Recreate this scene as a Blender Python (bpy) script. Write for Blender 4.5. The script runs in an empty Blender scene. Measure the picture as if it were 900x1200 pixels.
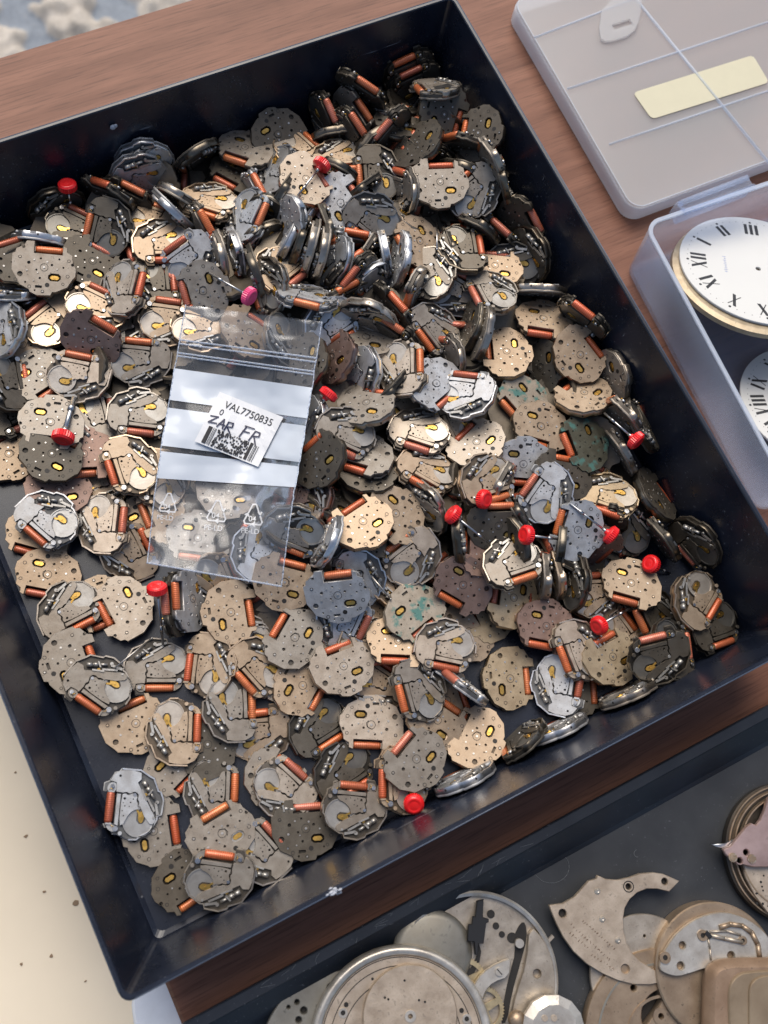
import bpy, bmesh, math, random
from mathutils import Vector, Matrix, Quaternion, noise
CAMP=[0.051931019827644594, 0.028554202159228312, 0.32]
ROT=[[0.8913763142461711, -0.39578798439320545, 0.22090753226378468], [-0.439034891735471, -0.8750693478812475, 0.20372039720536528], [0.11267932481043096, -0.2785776513086652, -0.953780824902458]]
MOVES="""68.74 238.13 11.75 0.516 0.542 0.403 -0.527 d M dark movement on edge, lower left of the back-wall red crown, coil lower right
86.90 233.72 15.75 -0.078 0.547 0.324 0.768 d M dark movement on edge, right of the back-wall red crown, coil upper right
101.81 239.13 18.50 -0.443 -0.445 -0.405 0.665 b M next steel-blue movement on edge, right of the back-wall red crown, coil bottom
98.69 235.87 16.75 -0.377 -0.303 -0.495 0.722 b M nearest steel-blue movement on edge, right of the back-wall red crown, coil bottom
81.05 221.33 16.00 0.318 -0.017 -0.173 0.932 d M dark movement gears up, coil left, lower right of the back-wall red crown
71.10 226.90 13.75 0.926 0.065 0.058 0.368 d M dark movement gears up, coil upper right, below the back-wall red crown
59.39 226.27 14.50 0.398 0.003 0.581 0.710 b M steel-blue movement on edge, lower left of the back-wall red crown, coil top
48.09 227.31 15.75 0.068 0.091 0.935 -0.335 d P dark movement plate leaning, coil left, above the photo's left edge
103.51 219.32 16.00 -0.395 0.375 0.734 -0.406 b P steel-blue movement on edge, above the bag's upper left corner, coil left
95.37 220.41 14.00 0.916 -0.071 0.077 0.387 t M tan movement gears up, coil upper right, right of the back-wall red crown
95.31 209.05 17.25 0.602 -0.039 0.078 -0.794 t M tan movement gears up, coil bottom, above the bag's upper left corner
119.81 236.14 16.00 0.152 0.018 0.814 -0.561 d P dark movement on edge, lower left of the tray's back wall, coil lower left
136.59 233.28 15.00 -0.093 -0.354 0.926 -0.092 g P grey movement plate up, coil lower left, lower left of the tray's back wall
130.34 227.54 11.00 -0.167 -0.304 0.937 -0.049 d P dark movement plate up, coil lower left, left of the slanting red crown
116.26 217.43 17.50 -0.367 0.094 0.091 0.921 t M tan movement gears up, coil lower left, upper left of the pink crown
124.91 206.10 20.50 0.860 -0.003 -0.301 -0.413 b M steel-blue movement gears leaning, coil right, above the pink crown
142.63 220.58 17.25 0.843 -0.042 -0.298 -0.446 b M steel-blue movement gears leaning, coil right, left of the slanting red crown
149.18 234.93 15.75 -0.152 0.753 -0.621 -0.154 d P dark movement plate leaning, coil lower right, below the tray's back wall
133.18 204.07 16.50 0.403 0.019 0.814 0.419 d P dark movement on edge, lower left of the slanting red crown, coil left
126.82 197.09 15.25 0.626 0.493 0.423 -0.432 d M dark movement on edge, above the pink crown, coil lower right
135.60 194.09 19.75 0.432 0.050 0.813 -0.388 b P steel-blue movement on edge, upper right of the pink crown, coil left
109.73 196.67 17.50 0.658 -0.372 -0.564 0.332 g M grey movement on edge, upper left of the pink crown, coil upper right
115.43 196.23 17.25 -0.332 -0.564 0.372 0.658 b M steel-blue movement on edge, above the pink crown, coil lower left
100.93 199.09 17.75 0.626 0.020 -0.216 0.749 b M steel-blue movement gears leaning, coil upper left, above the bag's upper left corner
100.71 185.44 20.00 0.075 0.069 0.974 0.203 g P grey movement plate leaning, coil left, upper right of the bag's upper left corner
120.22 178.30 21.75 0.066 -0.430 0.019 0.900 g M grey movement on edge, upper right of the pink crown, coil lower left
126.68 182.94 21.00 0.831 -0.102 0.081 -0.540 t M tan movement gears up, coil lower right, upper right of the pink crown
130.21 167.94 24.75 -0.379 0.292 0.179 0.860 b M steel-blue movement gears leaning, coil lower left, right of the bag's zip
178.01 231.15 16.50 -0.225 0.760 -0.021 0.609 g P grey movement on edge, upper right of the slanting red crown, coil upper right
172.13 222.36 19.75 0.771 0.216 -0.598 -0.015 d M dark movement on edge, upper right of the slanting red crown, coil upper right
167.53 233.46 16.75 0.741 0.192 -0.634 -0.109 d M dark movement on edge, above the slanting red crown, coil upper right
182.47 235.46 23.50 -0.339 0.587 0.097 0.729 d M dark movement on edge, left of the tray's far right corner, coil upper right
204.91 240.50 16.50 0.509 0.379 -0.503 0.587 d M next dark movement on edge, upper left of the tray's far right corner, coil top
206.15 236.44 13.75 0.528 0.366 -0.478 0.599 d M nearest dark movement on edge, upper left of the tray's far right corner, coil top
205.94 223.55 27.75 0.127 0.036 0.324 0.937 g M grey movement gears leaning, coil left, upper right of the tray's far right corner
192.37 228.54 15.75 0.906 -0.263 0.219 0.250 d M dark movement gears leaning, coil top, lower left of the tray's far right corner
184.26 215.99 22.25 0.284 0.420 -0.529 0.680 d M dark movement on edge, lower left of the tray's far right corner, coil upper left
153.60 225.80 16.00 0.987 -0.074 0.046 0.134 t M tan movement gears up, coil upper right, upper left of the slanting red crown
164.53 215.58 19.75 0.621 -0.116 -0.059 -0.773 t M tan movement gears up, coil bottom, upper right of the slanting red crown
147.44 208.89 23.50 -0.042 0.995 0.046 -0.076 c P pale cream movement plate up, coil right, lower left of the slanting red crown
173.40 203.31 21.50 0.173 -0.032 -0.126 0.976 d M dark movement gears up, coil left, right of the slanting red crown
156.27 198.26 19.75 -0.112 0.982 0.080 0.133 b P steel-blue movement plate up, coil upper right, lower right of the slanting red crown
183.83 206.28 17.50 0.360 0.621 0.639 0.277 d P dark movement on edge, below the tray's far right corner, coil upper left
190.27 205.01 26.50 0.337 0.484 0.805 -0.057 d P dark movement plate leaning, coil left, below the tray's far right corner
189.14 188.38 26.75 -0.053 0.815 0.570 0.090 g P grey movement plate up, coil top, below the tray's far right corner
200.01 182.02 25.00 0.589 -0.030 -0.214 0.779 g M grey movement gears leaning, coil upper left, left of the far right wall
209.30 193.53 20.00 -0.259 -0.577 0.774 0.011 d P dark movement plate leaning, coil lower right, upper left of the far right wall
212.21 200.87 27.00 0.293 0.326 0.896 0.069 d P dark movement plate leaning, coil left, lower right of the tray's far right corner
205.71 201.09 24.25 0.048 0.354 0.478 0.802 d M dark movement on edge, lower right of the tray's far right corner, coil upper left
203.73 214.89 25.00 -0.292 0.909 -0.288 -0.071 d P dark movement plate leaning, coil right, lower right of the tray's far right corner
211.89 217.59 20.75 0.932 0.024 0.341 0.122 d M dark movement gears leaning, coil right, lower right of the tray's far right corner
211.88 182.04 25.50 0.582 0.498 0.270 0.583 d M dark movement on edge, upper left of the far right wall, coil top
204.23 203.92 11.50 0.043 0.926 0.337 -0.168 d P dark movement plate up, coil upper right, below the tray's far right corner
190.18 218.51 20.50 0.120 0.915 0.365 -0.125 d P dark movement plate up, coil upper right, lower left of the tray's far right corner
164.08 188.27 21.25 -0.252 -0.194 -0.196 0.928 g M grey movement gears leaning, coil lower left, lower right of the slanting red crown
157.45 187.83 13.00 -0.350 0.539 0.298 0.706 b M steel-blue movement on edge, lower right of the slanting red crown, coil top
137.21 189.45 21.50 0.558 0.720 0.244 0.332 d P dark movement on edge, upper right of the pink crown, coil top
138.51 186.11 21.50 0.710 -0.543 -0.356 0.272 g M nearest grey movement on edge, upper right of the pink crown, coil top
140.88 183.03 21.50 0.715 -0.509 -0.382 0.290 g M next grey movement on edge, upper right of the pink crown, coil top
144.38 179.35 19.50 0.763 -0.347 -0.338 0.427 b M steel-blue movement on edge, right of the pink crown, coil top
145.85 203.95 14.00 0.273 0.007 0.883 -0.382 b P steel-blue movement on edge, below the slanting red crown, coil left
149.24 176.24 16.75 0.588 -0.407 -0.539 -0.445 d M dark movement on edge, upper right of the bag's zip, coil upper left
149.12 169.18 19.75 0.315 0.448 -0.451 0.704 d M dark movement on edge, right of the bag's zip, coil upper left
155.63 167.62 15.50 -0.143 0.057 -0.613 0.775 b M steel-blue movement on edge, upper left of the shiny steel-blue plate, coil lower left
166.41 171.59 18.50 0.595 0.369 0.714 0.011 b P steel-blue movement on edge, lower right of the slanting red crown, coil left
157.23 155.75 18.50 -0.090 0.645 0.077 0.755 d M next dark movement on edge, upper left of the shiny steel-blue plate, coil upper right
145.65 154.13 22.75 -0.259 -0.616 -0.277 0.690 g M grey movement on edge, upper right of the bag-side red crown, coil bottom
175.21 174.31 19.75 -0.115 -0.041 0.991 0.062 t P tan movement plate up, coil left, lower right of the slanting red crown
173.35 161.35 21.25 0.222 -0.186 0.043 0.956 g M grey movement gears up, coil left, upper left of the large tan plate
178.90 185.57 17.50 0.899 0.004 0.301 0.319 t M tan movement gears leaning, coil upper right, lower right of the slanting red crown
166.19 143.20 18.75 -0.131 0.144 -0.097 0.976 g M grey movement gears up, coil lower left, above the shiny steel-blue plate
142.29 148.85 18.25 0.107 0.872 0.457 -0.137 g P grey movement plate up, coil top, upper right of the bag-side red crown
133.92 158.23 21.25 0.749 0.183 0.184 -0.610 b M steel-blue movement gears leaning, coil lower right, above the bag-side red crown
186.69 165.35 23.00 0.978 -0.085 0.020 -0.191 d M dark movement gears up, coil right, left of the far right wall
196.96 179.45 15.75 -0.140 -0.484 0.858 -0.103 d P dark movement plate up, coil bottom, left of the far right wall
207.54 170.63 14.75 -0.142 0.478 0.079 0.863 d M dark movement on edge, left of the far right wall, coil lower left
211.23 156.59 17.00 0.142 -0.591 -0.144 0.781 d M dark movement on edge, lower left of the far right wall, coil left
203.69 155.65 14.75 -0.375 -0.200 -0.082 0.901 d M dark movement gears leaning, coil bottom, lower left of the far right wall
207.55 143.22 16.50 0.602 -0.199 0.530 0.562 g M grey movement on edge, upper right of the large tan plate, coil top
202.95 132.35 16.50 -0.123 -0.458 0.875 -0.096 t P tan movement plate up, coil bottom, upper right of the large tan plate
212.42 125.38 23.75 0.623 0.161 -0.755 0.131 d P dark movement on edge, left of the tray's right wall, coil upper right
206.47 114.89 19.00 -0.090 0.988 0.116 0.054 t P tan movement plate up, coil upper right, right of the large tan plate
202.25 101.49 17.25 0.083 0.583 0.783 -0.200 t P tan movement plate leaning, coil upper left, above the heavily corroded plate
189.14 146.81 22.25 0.095 0.056 0.164 0.980 g M grey movement gears up, coil left, above the large tan plate
196.06 156.17 17.25 0.051 0.863 0.497 -0.071 t P tan movement plate up, coil top, lower left of the far right wall
185.34 126.24 16.50 -0.018 0.219 0.972 -0.085 t P tan movement plate up, coil left, right of the shiny steel-blue plate
178.33 154.13 17.50 0.928 0.160 -0.146 0.305 g M grey movement gears leaning, coil upper right, upper left of the large tan plate
177.75 139.74 18.00 0.577 0.396 0.711 -0.068 d P dark movement on edge, upper left of the large tan plate, coil left
179.71 135.62 20.25 0.537 0.045 0.770 -0.342 g P grey movement on edge, upper left of the large tan plate, coil left
197.20 117.99 11.75 0.445 0.274 0.848 0.089 d P dark movement on edge, right of the large tan plate, coil left
130.12 146.60 19.00 0.370 0.713 0.553 0.220 p P brownish pink movement on edge, above the bag-side red crown, coil top
134.54 138.07 18.25 0.613 -0.348 -0.254 0.662 b M steel-blue movement on edge, upper right of the bag-side red crown, coil upper left
131.64 126.36 21.50 0.258 0.906 0.334 -0.020 g P grey movement plate leaning, coil upper right, right of the bag-side red crown
147.65 133.88 22.75 0.946 -0.056 -0.235 -0.214 c M pale cream movement gears leaning, coil right, upper left of the shiny steel-blue plate
155.53 125.04 21.00 0.022 0.801 -0.585 -0.129 b P steel-blue movement plate up, coil lower right, left of the large tan plate
162.73 117.26 22.50 0.889 -0.167 -0.137 0.403 b M steel-blue movement gears leaning, coil top, right of the shiny steel-blue plate
121.44 120.68 22.75 -0.382 0.086 -0.098 0.915 g M grey movement gears up, coil bottom, lower right of the bag-side red crown
145.00 113.13 17.50 -0.379 0.076 0.072 0.920 c M pale cream movement gears up, coil bottom, below the shiny steel-blue plate
140.96 99.80 18.25 -0.286 0.166 0.052 0.942 t M tan movement gears up, coil lower left, upper left of the ribbed central crown
124.12 112.71 18.25 -0.122 -0.337 0.916 -0.179 g P grey movement plate leaning, coil lower left, right of the bag's right edge
124.09 106.75 17.25 0.052 0.654 0.736 -0.166 d P dark movement plate up, coil upper left, right of the bag's right edge
109.64 114.97 24.25 0.294 0.634 0.694 0.175 d P dark movement plate leaning, coil upper left, right of the bag's right edge
112.55 129.86 15.50 0.571 -0.430 -0.189 0.674 b M steel-blue movement on edge, above the bag's right edge, coil upper left
101.81 107.07 18.00 0.317 -0.299 0.036 0.900 p M brownish pink movement gears leaning, coil left, below the bag's right edge
109.00 102.88 15.25 0.088 0.886 0.312 -0.330 d P dark movement plate leaning, coil upper right, lower right of the bag's right edge
113.46 91.33 21.00 0.023 0.632 0.770 -0.084 t P tan movement plate up, coil upper left, lower right of the bag's right edge
124.99 91.19 17.50 -0.068 -0.219 0.972 0.055 t P tan movement plate up, coil lower left, left of the ribbed central crown
134.70 89.15 16.00 -0.033 -0.563 -0.061 0.823 g M grey movement on edge, left of the ribbed central crown, coil lower left
123.93 76.21 15.50 0.615 -0.020 -0.173 0.770 c M pale cream movement gears up, coil upper left, above the green-stained plate
100.45 92.22 18.50 0.760 -0.513 -0.301 0.261 b M nearest steel-blue movement on edge, upper right of the bag's lower right corner, coil top
107.13 84.76 10.00 -0.273 0.698 0.482 0.454 b P next steel-blue movement on edge, upper right of the bag's lower right corner, coil top
105.71 77.49 13.50 0.249 -0.046 -0.280 0.926 b M steel-blue movement gears leaning, coil left, upper left of the green-stained plate
97.29 74.96 18.00 -0.044 0.767 0.566 0.298 b P steel-blue movement plate leaning, coil top, right of the bag's lower right corner
96.21 67.92 11.50 0.875 0.223 -0.132 -0.409 b M steel-blue movement gears leaning, coil lower right, lower right of the bag's lower right corner
106.87 65.62 5.50 0.950 0.089 0.096 0.285 t M tan movement gears up, coil upper right, left of the green-stained plate
116.96 61.17 11.75 0.015 0.782 -0.619 -0.068 k P green-stained movement plate up, coil lower right, lower left of the ribbed central crown
84.19 86.41 11.50 -0.068 0.899 0.425 0.080 t P tan movement plate up, coil top, lower right of the recycling marks
80.17 69.28 9.50 -0.070 0.453 0.889 -0.001 g P grey movement plate up, coil upper left, below the bag's lower right corner
89.71 54.70 10.00 -0.065 0.723 0.688 -0.024 c P pale cream movement plate up, coil top, upper left of the pale lower central plate
100.79 58.85 8.50 0.603 -0.039 0.078 -0.793 t M tan movement gears up, coil bottom, lower left of the green-stained plate
97.71 46.24 5.25 0.955 0.059 0.064 0.284 t M tan movement gears up, coil upper right, above the pale lower central plate
108.94 55.02 10.25 -0.072 -0.516 0.852 -0.049 t P tan movement plate up, coil bottom, lower left of the green-stained plate
121.55 46.95 12.25 -0.456 0.042 -0.056 0.887 c M pale cream movement gears up, coil bottom, lower right of the green-stained plate
108.17 38.17 11.25 0.090 0.122 -0.047 0.987 g M grey movement gears up, coil left, upper right of the pale lower central plate
90.57 35.91 5.25 -0.024 -0.514 0.857 0.037 c P pale cream movement plate up, coil bottom, upper left of the front-edge red crown
97.50 19.85 12.75 -0.043 0.548 0.835 -0.005 g P grey movement plate up, coil upper left, above the front-edge red crown
118.57 17.33 7.00 0.003 0.454 0.888 -0.070 t P tan movement plate up, coil upper left, left of the tray's front wall
136.56 29.35 4.25 -0.018 0.978 -0.196 -0.067 y P yellowish movement plate up, coil right, lower left of the brownish pink plate
153.97 39.16 11.00 -0.041 -0.466 0.882 0.056 p P brownish pink movement plate up, coil bottom, left of the round lower-right crown
135.09 62.33 15.00 0.092 -0.304 0.937 0.147 p P brownish pink movement plate up, coil lower left, upper right of the green-stained plate
131.09 48.20 5.25 -0.044 0.993 0.075 -0.075 t P tan movement plate up, coil upper right, right of the green-stained plate
149.07 51.21 9.75 -0.104 0.314 0.944 0.014 y P yellowish movement plate up, coil left, upper left of the brownish pink plate
151.34 61.21 20.00 0.669 -0.120 -0.051 -0.732 g M grey movement gears up, coil lower right, lower left of the half-hidden red crown
152.83 73.44 19.00 -0.114 0.811 0.544 0.184 d P dark movement plate leaning, coil top, left of the half-hidden red crown
141.47 76.42 18.00 0.803 0.128 0.552 -0.187 d M dark movement on edge, lower right of the ribbed central crown, coil right
146.20 70.01 15.50 -0.128 0.259 0.957 0.025 p P brownish pink movement plate up, coil left, lower right of the ribbed central crown
172.29 75.85 20.25 0.497 -0.034 -0.126 0.858 b M steel-blue movement gears up, coil upper left, upper right of the half-hidden red crown
176.55 61.55 18.50 0.015 0.329 0.928 0.173 b P steel-blue movement plate up, coil left, left of the edge-lying red crown
180.94 55.51 10.50 0.530 -0.768 0.360 0.007 p P brownish pink movement on edge, lower left of the edge-lying red crown, coil right
163.32 75.59 14.00 0.575 0.382 0.418 0.591 d M dark movement on edge, above the half-hidden red crown, coil upper right
161.30 53.47 11.75 0.565 0.618 0.272 0.474 g M grey movement on edge, lower right of the half-hidden red crown, coil top
165.61 52.60 11.00 0.525 0.591 0.327 0.517 t M tan movement on edge, lower right of the half-hidden red crown, coil top
168.51 47.89 12.00 0.262 -0.561 0.075 0.781 d M dark movement on edge, upper right of the brownish pink plate, coil left
192.99 67.74 15.75 -0.363 0.094 0.091 0.922 y M yellowish movement gears up, coil bottom, above the edge-lying red crown
197.12 56.22 8.25 0.126 -0.051 -0.166 0.977 d M dark movement gears up, coil left, upper right of the edge-lying red crown
209.20 61.55 11.50 -0.011 0.936 0.086 -0.342 d P dark movement plate leaning, coil upper right, upper right of the edge-lying red crown
204.80 47.62 11.25 0.546 0.373 0.464 0.590 d M dark movement on edge, upper right of the brightest right-hand crown, coil upper right
213.24 41.33 13.00 -0.093 -0.608 -0.018 0.788 d M dark movement on edge, upper right of the brightest right-hand crown, coil lower left
202.92 25.14 14.50 0.850 -0.008 0.087 -0.520 t M tan movement gears up, coil lower right, upper left of the tray's near right corner
205.77 15.25 10.50 0.654 -0.050 0.121 -0.745 d M dark movement gears up, coil bottom, upper left of the tray's near right corner
187.42 39.17 9.25 -0.078 -0.407 0.907 -0.069 t P tan movement plate up, coil bottom, lower left of the brightest right-hand crown
174.66 40.85 8.50 0.805 0.115 0.061 0.579 t M tan movement gears up, coil top, above the round lower-right crown
191.13 27.95 6.25 -0.009 0.155 -0.078 0.985 d M dark movement gears up, coil lower left, below the brightest right-hand crown
168.37 20.46 11.50 -0.083 0.693 0.716 -0.027 y P yellowish movement plate up, coil upper left, below the round lower-right crown
179.71 14.51 19.25 0.753 0.095 -0.194 0.622 d M dark movement gears leaning, coil top, lower right of the round lower-right crown
186.50 14.79 15.75 0.966 0.045 0.168 -0.192 d M dark movement gears up, coil right, left of the tray's near right corner
167.37 8.86 12.50 0.538 -0.461 0.476 0.521 g M grey movement on edge, lower right of the round lower-right crown, coil bottom
141.70 9.04 12.00 0.538 -0.461 0.476 0.521 b M steel-blue movement on edge, upper right of the tray's front wall, coil bottom
149.97 20.98 8.00 0.922 -0.027 -0.215 -0.320 b M steel-blue movement gears leaning, coil right, below the brownish pink plate
154.67 17.54 5.50 -0.010 0.975 -0.216 -0.042 d P dark movement plate up, coil right, below the round lower-right crown
130.42 11.04 11.00 0.030 -0.201 0.617 0.760 d M dark movement on edge, upper right of the tray's front wall, coil upper left
108.56 8.84 11.25 0.547 -0.451 0.467 0.529 b M steel-blue movement on edge, lower left of the tray's front wall, coil bottom
121.39 33.67 10.75 0.183 0.454 0.416 0.766 b M steel-blue movement on edge, upper left of the tray's front wall, coil upper right
160.01 27.21 13.25 0.054 0.080 -0.034 0.995 c M pale cream movement gears up, coil left, lower left of the round lower-right crown
108.78 27.50 7.75 -0.047 0.959 0.274 -0.052 t P tan movement plate up, coil upper right, right of the pale lower central plate
114.74 31.98 4.50 -0.034 0.995 -0.054 -0.080 t P tan movement plate up, coil right, right of the pale lower central plate
75.53 42.60 5.00 0.740 -0.028 0.101 -0.664 d M dark movement gears up, coil lower right, left of the pale lower central plate
76.81 26.87 5.00 0.740 -0.028 0.101 -0.664 d M dark movement gears up, coil lower right, lower left of the pale lower central plate
74.53 15.42 10.75 0.866 0.086 0.059 0.488 g M grey movement gears up, coil top, upper right of the chipped rim spot
59.06 16.32 6.00 -0.045 0.832 0.552 -0.026 d P dark movement plate up, coil top, upper left of the chipped rim spot
58.18 30.08 6.75 0.976 0.054 0.069 0.202 c M pale cream movement gears up, coil upper right, upper left of the chipped rim spot
56.75 33.06 4.25 -0.048 0.954 0.293 -0.051 g P grey movement plate up, coil upper right, upper left of the chipped rim spot
91.62 16.24 10.25 0.223 0.085 -0.020 0.971 t M tan movement gears up, coil left, upper left of the front-edge red crown
58.30 47.81 4.50 0.812 0.044 -0.075 0.577 t M tan movement gears up, coil top, left of the pale lower central plate
53.45 58.45 7.50 0.978 0.023 0.084 -0.189 g M grey movement gears up, coil right, lower left of the bag's lower right corner
35.86 59.53 8.00 0.973 0.016 0.068 -0.218 t M tan movement gears up, coil right, below the lone pale left plate
25.99 66.58 4.00 -0.049 0.712 0.700 -0.017 t P tan movement plate up, coil top, right of the scratched left wall
15.53 91.51 8.75 -0.022 0.998 -0.030 -0.048 g P grey movement plate up, coil right, upper right of the scratched left wall
21.33 81.77 10.00 -0.259 0.066 -0.057 0.962 g M grey movement gears up, coil lower left, below the lone pale left plate
38.43 80.40 4.50 0.539 -0.036 0.060 -0.839 g M grey movement gears up, coil bottom, lower right of the lone pale left plate
53.15 73.21 8.00 0.258 -0.128 0.025 0.957 t M tan movement gears up, coil left, lower right of the small red crown
64.85 85.56 8.50 -0.022 0.989 -0.134 -0.066 t P tan movement plate up, coil right, lower left of the bag's lower right corner
66.21 75.78 4.75 -0.390 0.057 -0.066 0.917 g M grey movement gears up, coil bottom, lower left of the bag's lower right corner
66.71 66.45 8.25 -0.152 0.071 -0.050 0.985 t M tan movement gears up, coil lower left, below the bag's lower right corner
75.84 55.92 6.50 0.001 0.888 -0.454 -0.070 t P tan movement plate up, coil lower right, upper left of the pale lower central plate
71.66 61.98 4.50 -0.060 0.839 0.539 -0.036 c P pale cream movement plate up, coil top, below the bag's lower right corner
65.71 96.21 7.50 0.965 0.239 -0.099 -0.031 t M tan movement gears leaning, coil right, right of the small red crown
55.68 94.68 9.50 -0.446 0.124 0.874 0.146 b P steel-blue movement on edge, right of the small red crown, coil left
50.79 95.07 10.00 0.560 -0.086 -0.810 -0.153 d P dark movement on edge, lower right of the small red crown, coil left
19.34 121.44 4.25 -0.031 -0.460 0.887 0.042 t P tan movement plate up, coil bottom, upper right of the tray's left wall
21.32 107.95 7.00 0.729 0.025 0.008 -0.684 g M grey movement gears up, coil lower right, right of the tray's left wall
36.91 101.49 6.00 -0.038 -0.038 0.998 0.021 c P pale cream movement plate up, coil lower left, lower left of the small red crown
30.82 105.95 4.00 -0.015 -0.688 0.725 0.041 t P tan movement plate up, coil bottom, left of the lone pale left plate
26.40 136.04 11.00 -0.210 -0.032 -0.013 0.977 b M steel-blue movement gears up, coil lower left, below the big left red crown
32.46 143.48 9.00 -0.063 0.776 0.627 -0.029 p P brownish pink movement plate up, coil top, below the big left red crown
21.23 135.29 4.00 -0.027 -0.425 0.904 0.034 t P tan movement plate up, coil bottom, above the tray's left wall
40.70 128.71 8.75 0.965 -0.022 -0.102 -0.239 c M pale cream movement gears up, coil right, upper left of the bag's lower left corner
44.26 117.51 5.75 0.991 0.130 0.011 0.019 t M tan movement gears up, coil upper right, upper left of the bag's lower left corner
53.57 125.19 4.25 0.019 0.742 -0.667 -0.067 t P tan movement plate up, coil lower right, above the bag's lower left corner
56.16 141.16 13.75 0.045 0.064 -0.028 0.997 t M tan movement gears up, coil left, lower left of the bag's left edge
63.18 134.23 9.50 0.226 0.085 -0.020 0.970 t M tan movement gears up, coil left, below the bag's left edge
65.14 157.11 12.50 0.520 -0.056 0.088 -0.848 g M grey movement gears up, coil bottom, upper left of the bag's left edge
38.85 163.92 15.25 -0.038 -0.512 0.856 0.059 g P grey movement plate up, coil bottom, upper left of the big left red crown
34.71 153.43 14.75 -0.064 0.931 0.353 -0.059 d P dark movement plate up, coil upper right, lower left of the big left red crown
43.97 151.91 10.50 -0.040 -0.592 0.801 0.077 p P brownish pink movement plate up, coil bottom, lower right of the big left red crown
22.40 162.94 4.25 -0.068 0.633 0.771 -0.016 t P tan movement plate up, coil upper left, left of the big left red crown
41.39 181.59 12.75 0.013 0.796 -0.602 -0.069 g P grey movement plate up, coil lower right, lower right of the photo's left edge
52.10 175.43 15.25 0.883 0.065 -0.082 0.458 c M pale cream movement gears up, coil top, above the big left red crown
72.20 173.34 13.25 0.855 0.075 -0.107 0.503 g M grey movement gears up, coil top, lower left of the bag's upper left corner
29.71 176.08 8.25 0.744 -0.019 0.067 -0.665 d M dark movement gears up, coil lower right, upper left of the big left red crown
31.04 182.20 16.75 0.961 0.090 0.242 -0.097 d M dark movement gears leaning, coil right, below the photo's left edge
51.04 162.53 10.50 0.993 0.032 0.081 -0.076 g M grey movement gears up, coil right, upper right of the big left red crown
44.13 142.54 4.75 0.825 0.076 0.043 0.559 t M tan movement gears up, coil top, lower right of the big left red crown
56.32 211.57 20.75 -0.060 0.853 0.511 0.086 g P grey movement plate up, coil top, upper right of the photo's left edge
71.01 212.07 14.00 -0.097 0.922 0.364 -0.088 d P dark movement plate up, coil upper right, below the back-wall red crown
76.91 197.47 18.75 0.928 -0.031 -0.214 -0.303 c M pale cream movement gears leaning, coil right, left of the bag's upper left corner
51.71 197.05 14.50 0.552 0.069 0.009 0.831 t M tan movement gears up, coil upper left, right of the photo's left edge
60.75 184.77 17.25 -0.261 0.894 0.269 0.245 p P brownish pink movement plate leaning, coil upper right, right of the photo's left edge
66.17 194.76 17.25 0.929 0.064 0.059 0.359 t M tan movement gears up, coil upper right, left of the bag's upper left corner
42.85 212.52 14.50 -0.118 0.240 0.385 0.883 b M steel-blue movement on edge, above the photo's left edge, coil bottom
36.39 197.86 18.25 0.311 -0.257 0.034 0.915 b M steel-blue movement gears leaning, coil left, upper left of the big left red crown
39.66 192.69 13.00 -0.052 0.928 0.365 -0.047 t P tan movement plate up, coil upper right, lower right of the photo's left edge
86.30 182.21 15.50 0.869 0.052 -0.070 0.488 t M tan movement gears up, coil top, lower left of the bag's upper left corner
86.99 196.77 15.75 0.985 0.026 0.083 -0.149 d M dark movement gears up, coil right, upper left of the bag's upper left corner
49.37 218.46 20.25 -0.168 0.648 0.741 -0.045 d P dark movement plate up, coil upper left, above the photo's left edge
80.42 120.78 10.50 -0.038 0.813 0.580 -0.021 g P grey movement plate up, coil top, upper right of the recycling marks
65.91 111.93 9.00 -0.025 -0.493 0.869 0.036 g P grey movement plate up, coil bottom, lower left of the recycling marks
60.28 124.58 6.50 -0.039 0.015 0.999 0.019 t P tan movement plate up, coil left, above the bag's lower left corner
94.49 175.03 16.75 0.872 0.071 0.050 0.481 t M tan movement gears up, coil top, lower right of the bag's upper left corner
107.43 166.31 17.75 -0.125 0.927 0.331 -0.121 t P tan movement plate up, coil upper right, below the bag's zip
117.90 158.98 20.00 0.944 0.125 0.301 -0.060 g M grey movement gears leaning, coil right, lower right of the bag's zip
120.11 148.57 21.00 0.256 0.304 0.917 -0.035 d P dark movement plate leaning, coil left, upper left of the bag-side red crown
81.10 99.68 11.50 0.848 -0.011 0.130 -0.513 b M steel-blue movement gears up, coil lower right, upper left of the bag's lower right corner
93.72 99.15 17.75 -0.347 -0.315 -0.134 0.873 g M grey movement gears leaning, coil bottom, above the bag's lower right corner
16.65 45.31 7.50 0.242 0.102 -0.022 0.965 b M steel-blue movement gears up, coil left, upper left of the coil-topped movement
18.30 36.10 4.00 -0.014 0.991 -0.127 -0.041 g P grey movement plate up, coil right, upper left of the coil-topped movement
38.85 38.77 4.75 0.972 0.016 0.068 -0.225 g M grey movement gears up, coil right, above the coil-topped movement
36.74 26.00 8.25 -0.042 0.678 0.734 -0.012 g P grey movement plate up, coil upper left, above the coil-topped movement
21.54 19.54 4.00 0.012 0.748 -0.663 -0.042 d P dark movement plate up, coil lower right, left of the coil-topped movement
30.92 15.34 11.00 0.881 0.053 -0.069 0.465 g M grey movement gears up, coil top, upper right of the tray's near left corner
44.04 16.80 7.50 0.986 0.040 0.057 0.154 g M grey movement gears up, coil upper right, upper right of the coil-topped movement
31.91 51.06 4.00 0.006 0.823 -0.567 -0.043 g P grey movement plate up, coil lower right, above the coil-topped movement
43.41 51.91 4.25 -0.040 0.048 0.998 0.017 d P dark movement plate up, coil left, above the coil-topped movement
141.40 51.60 4.25 -0.064 0.043 0.997 0.028 y P yellowish movement plate up, coil left, left of the brownish pink plate
183.15 109.36 14.50 -0.085 -0.156 0.982 0.060 k P green-stained movement plate up, coil lower left, below the large tan plate
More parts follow.
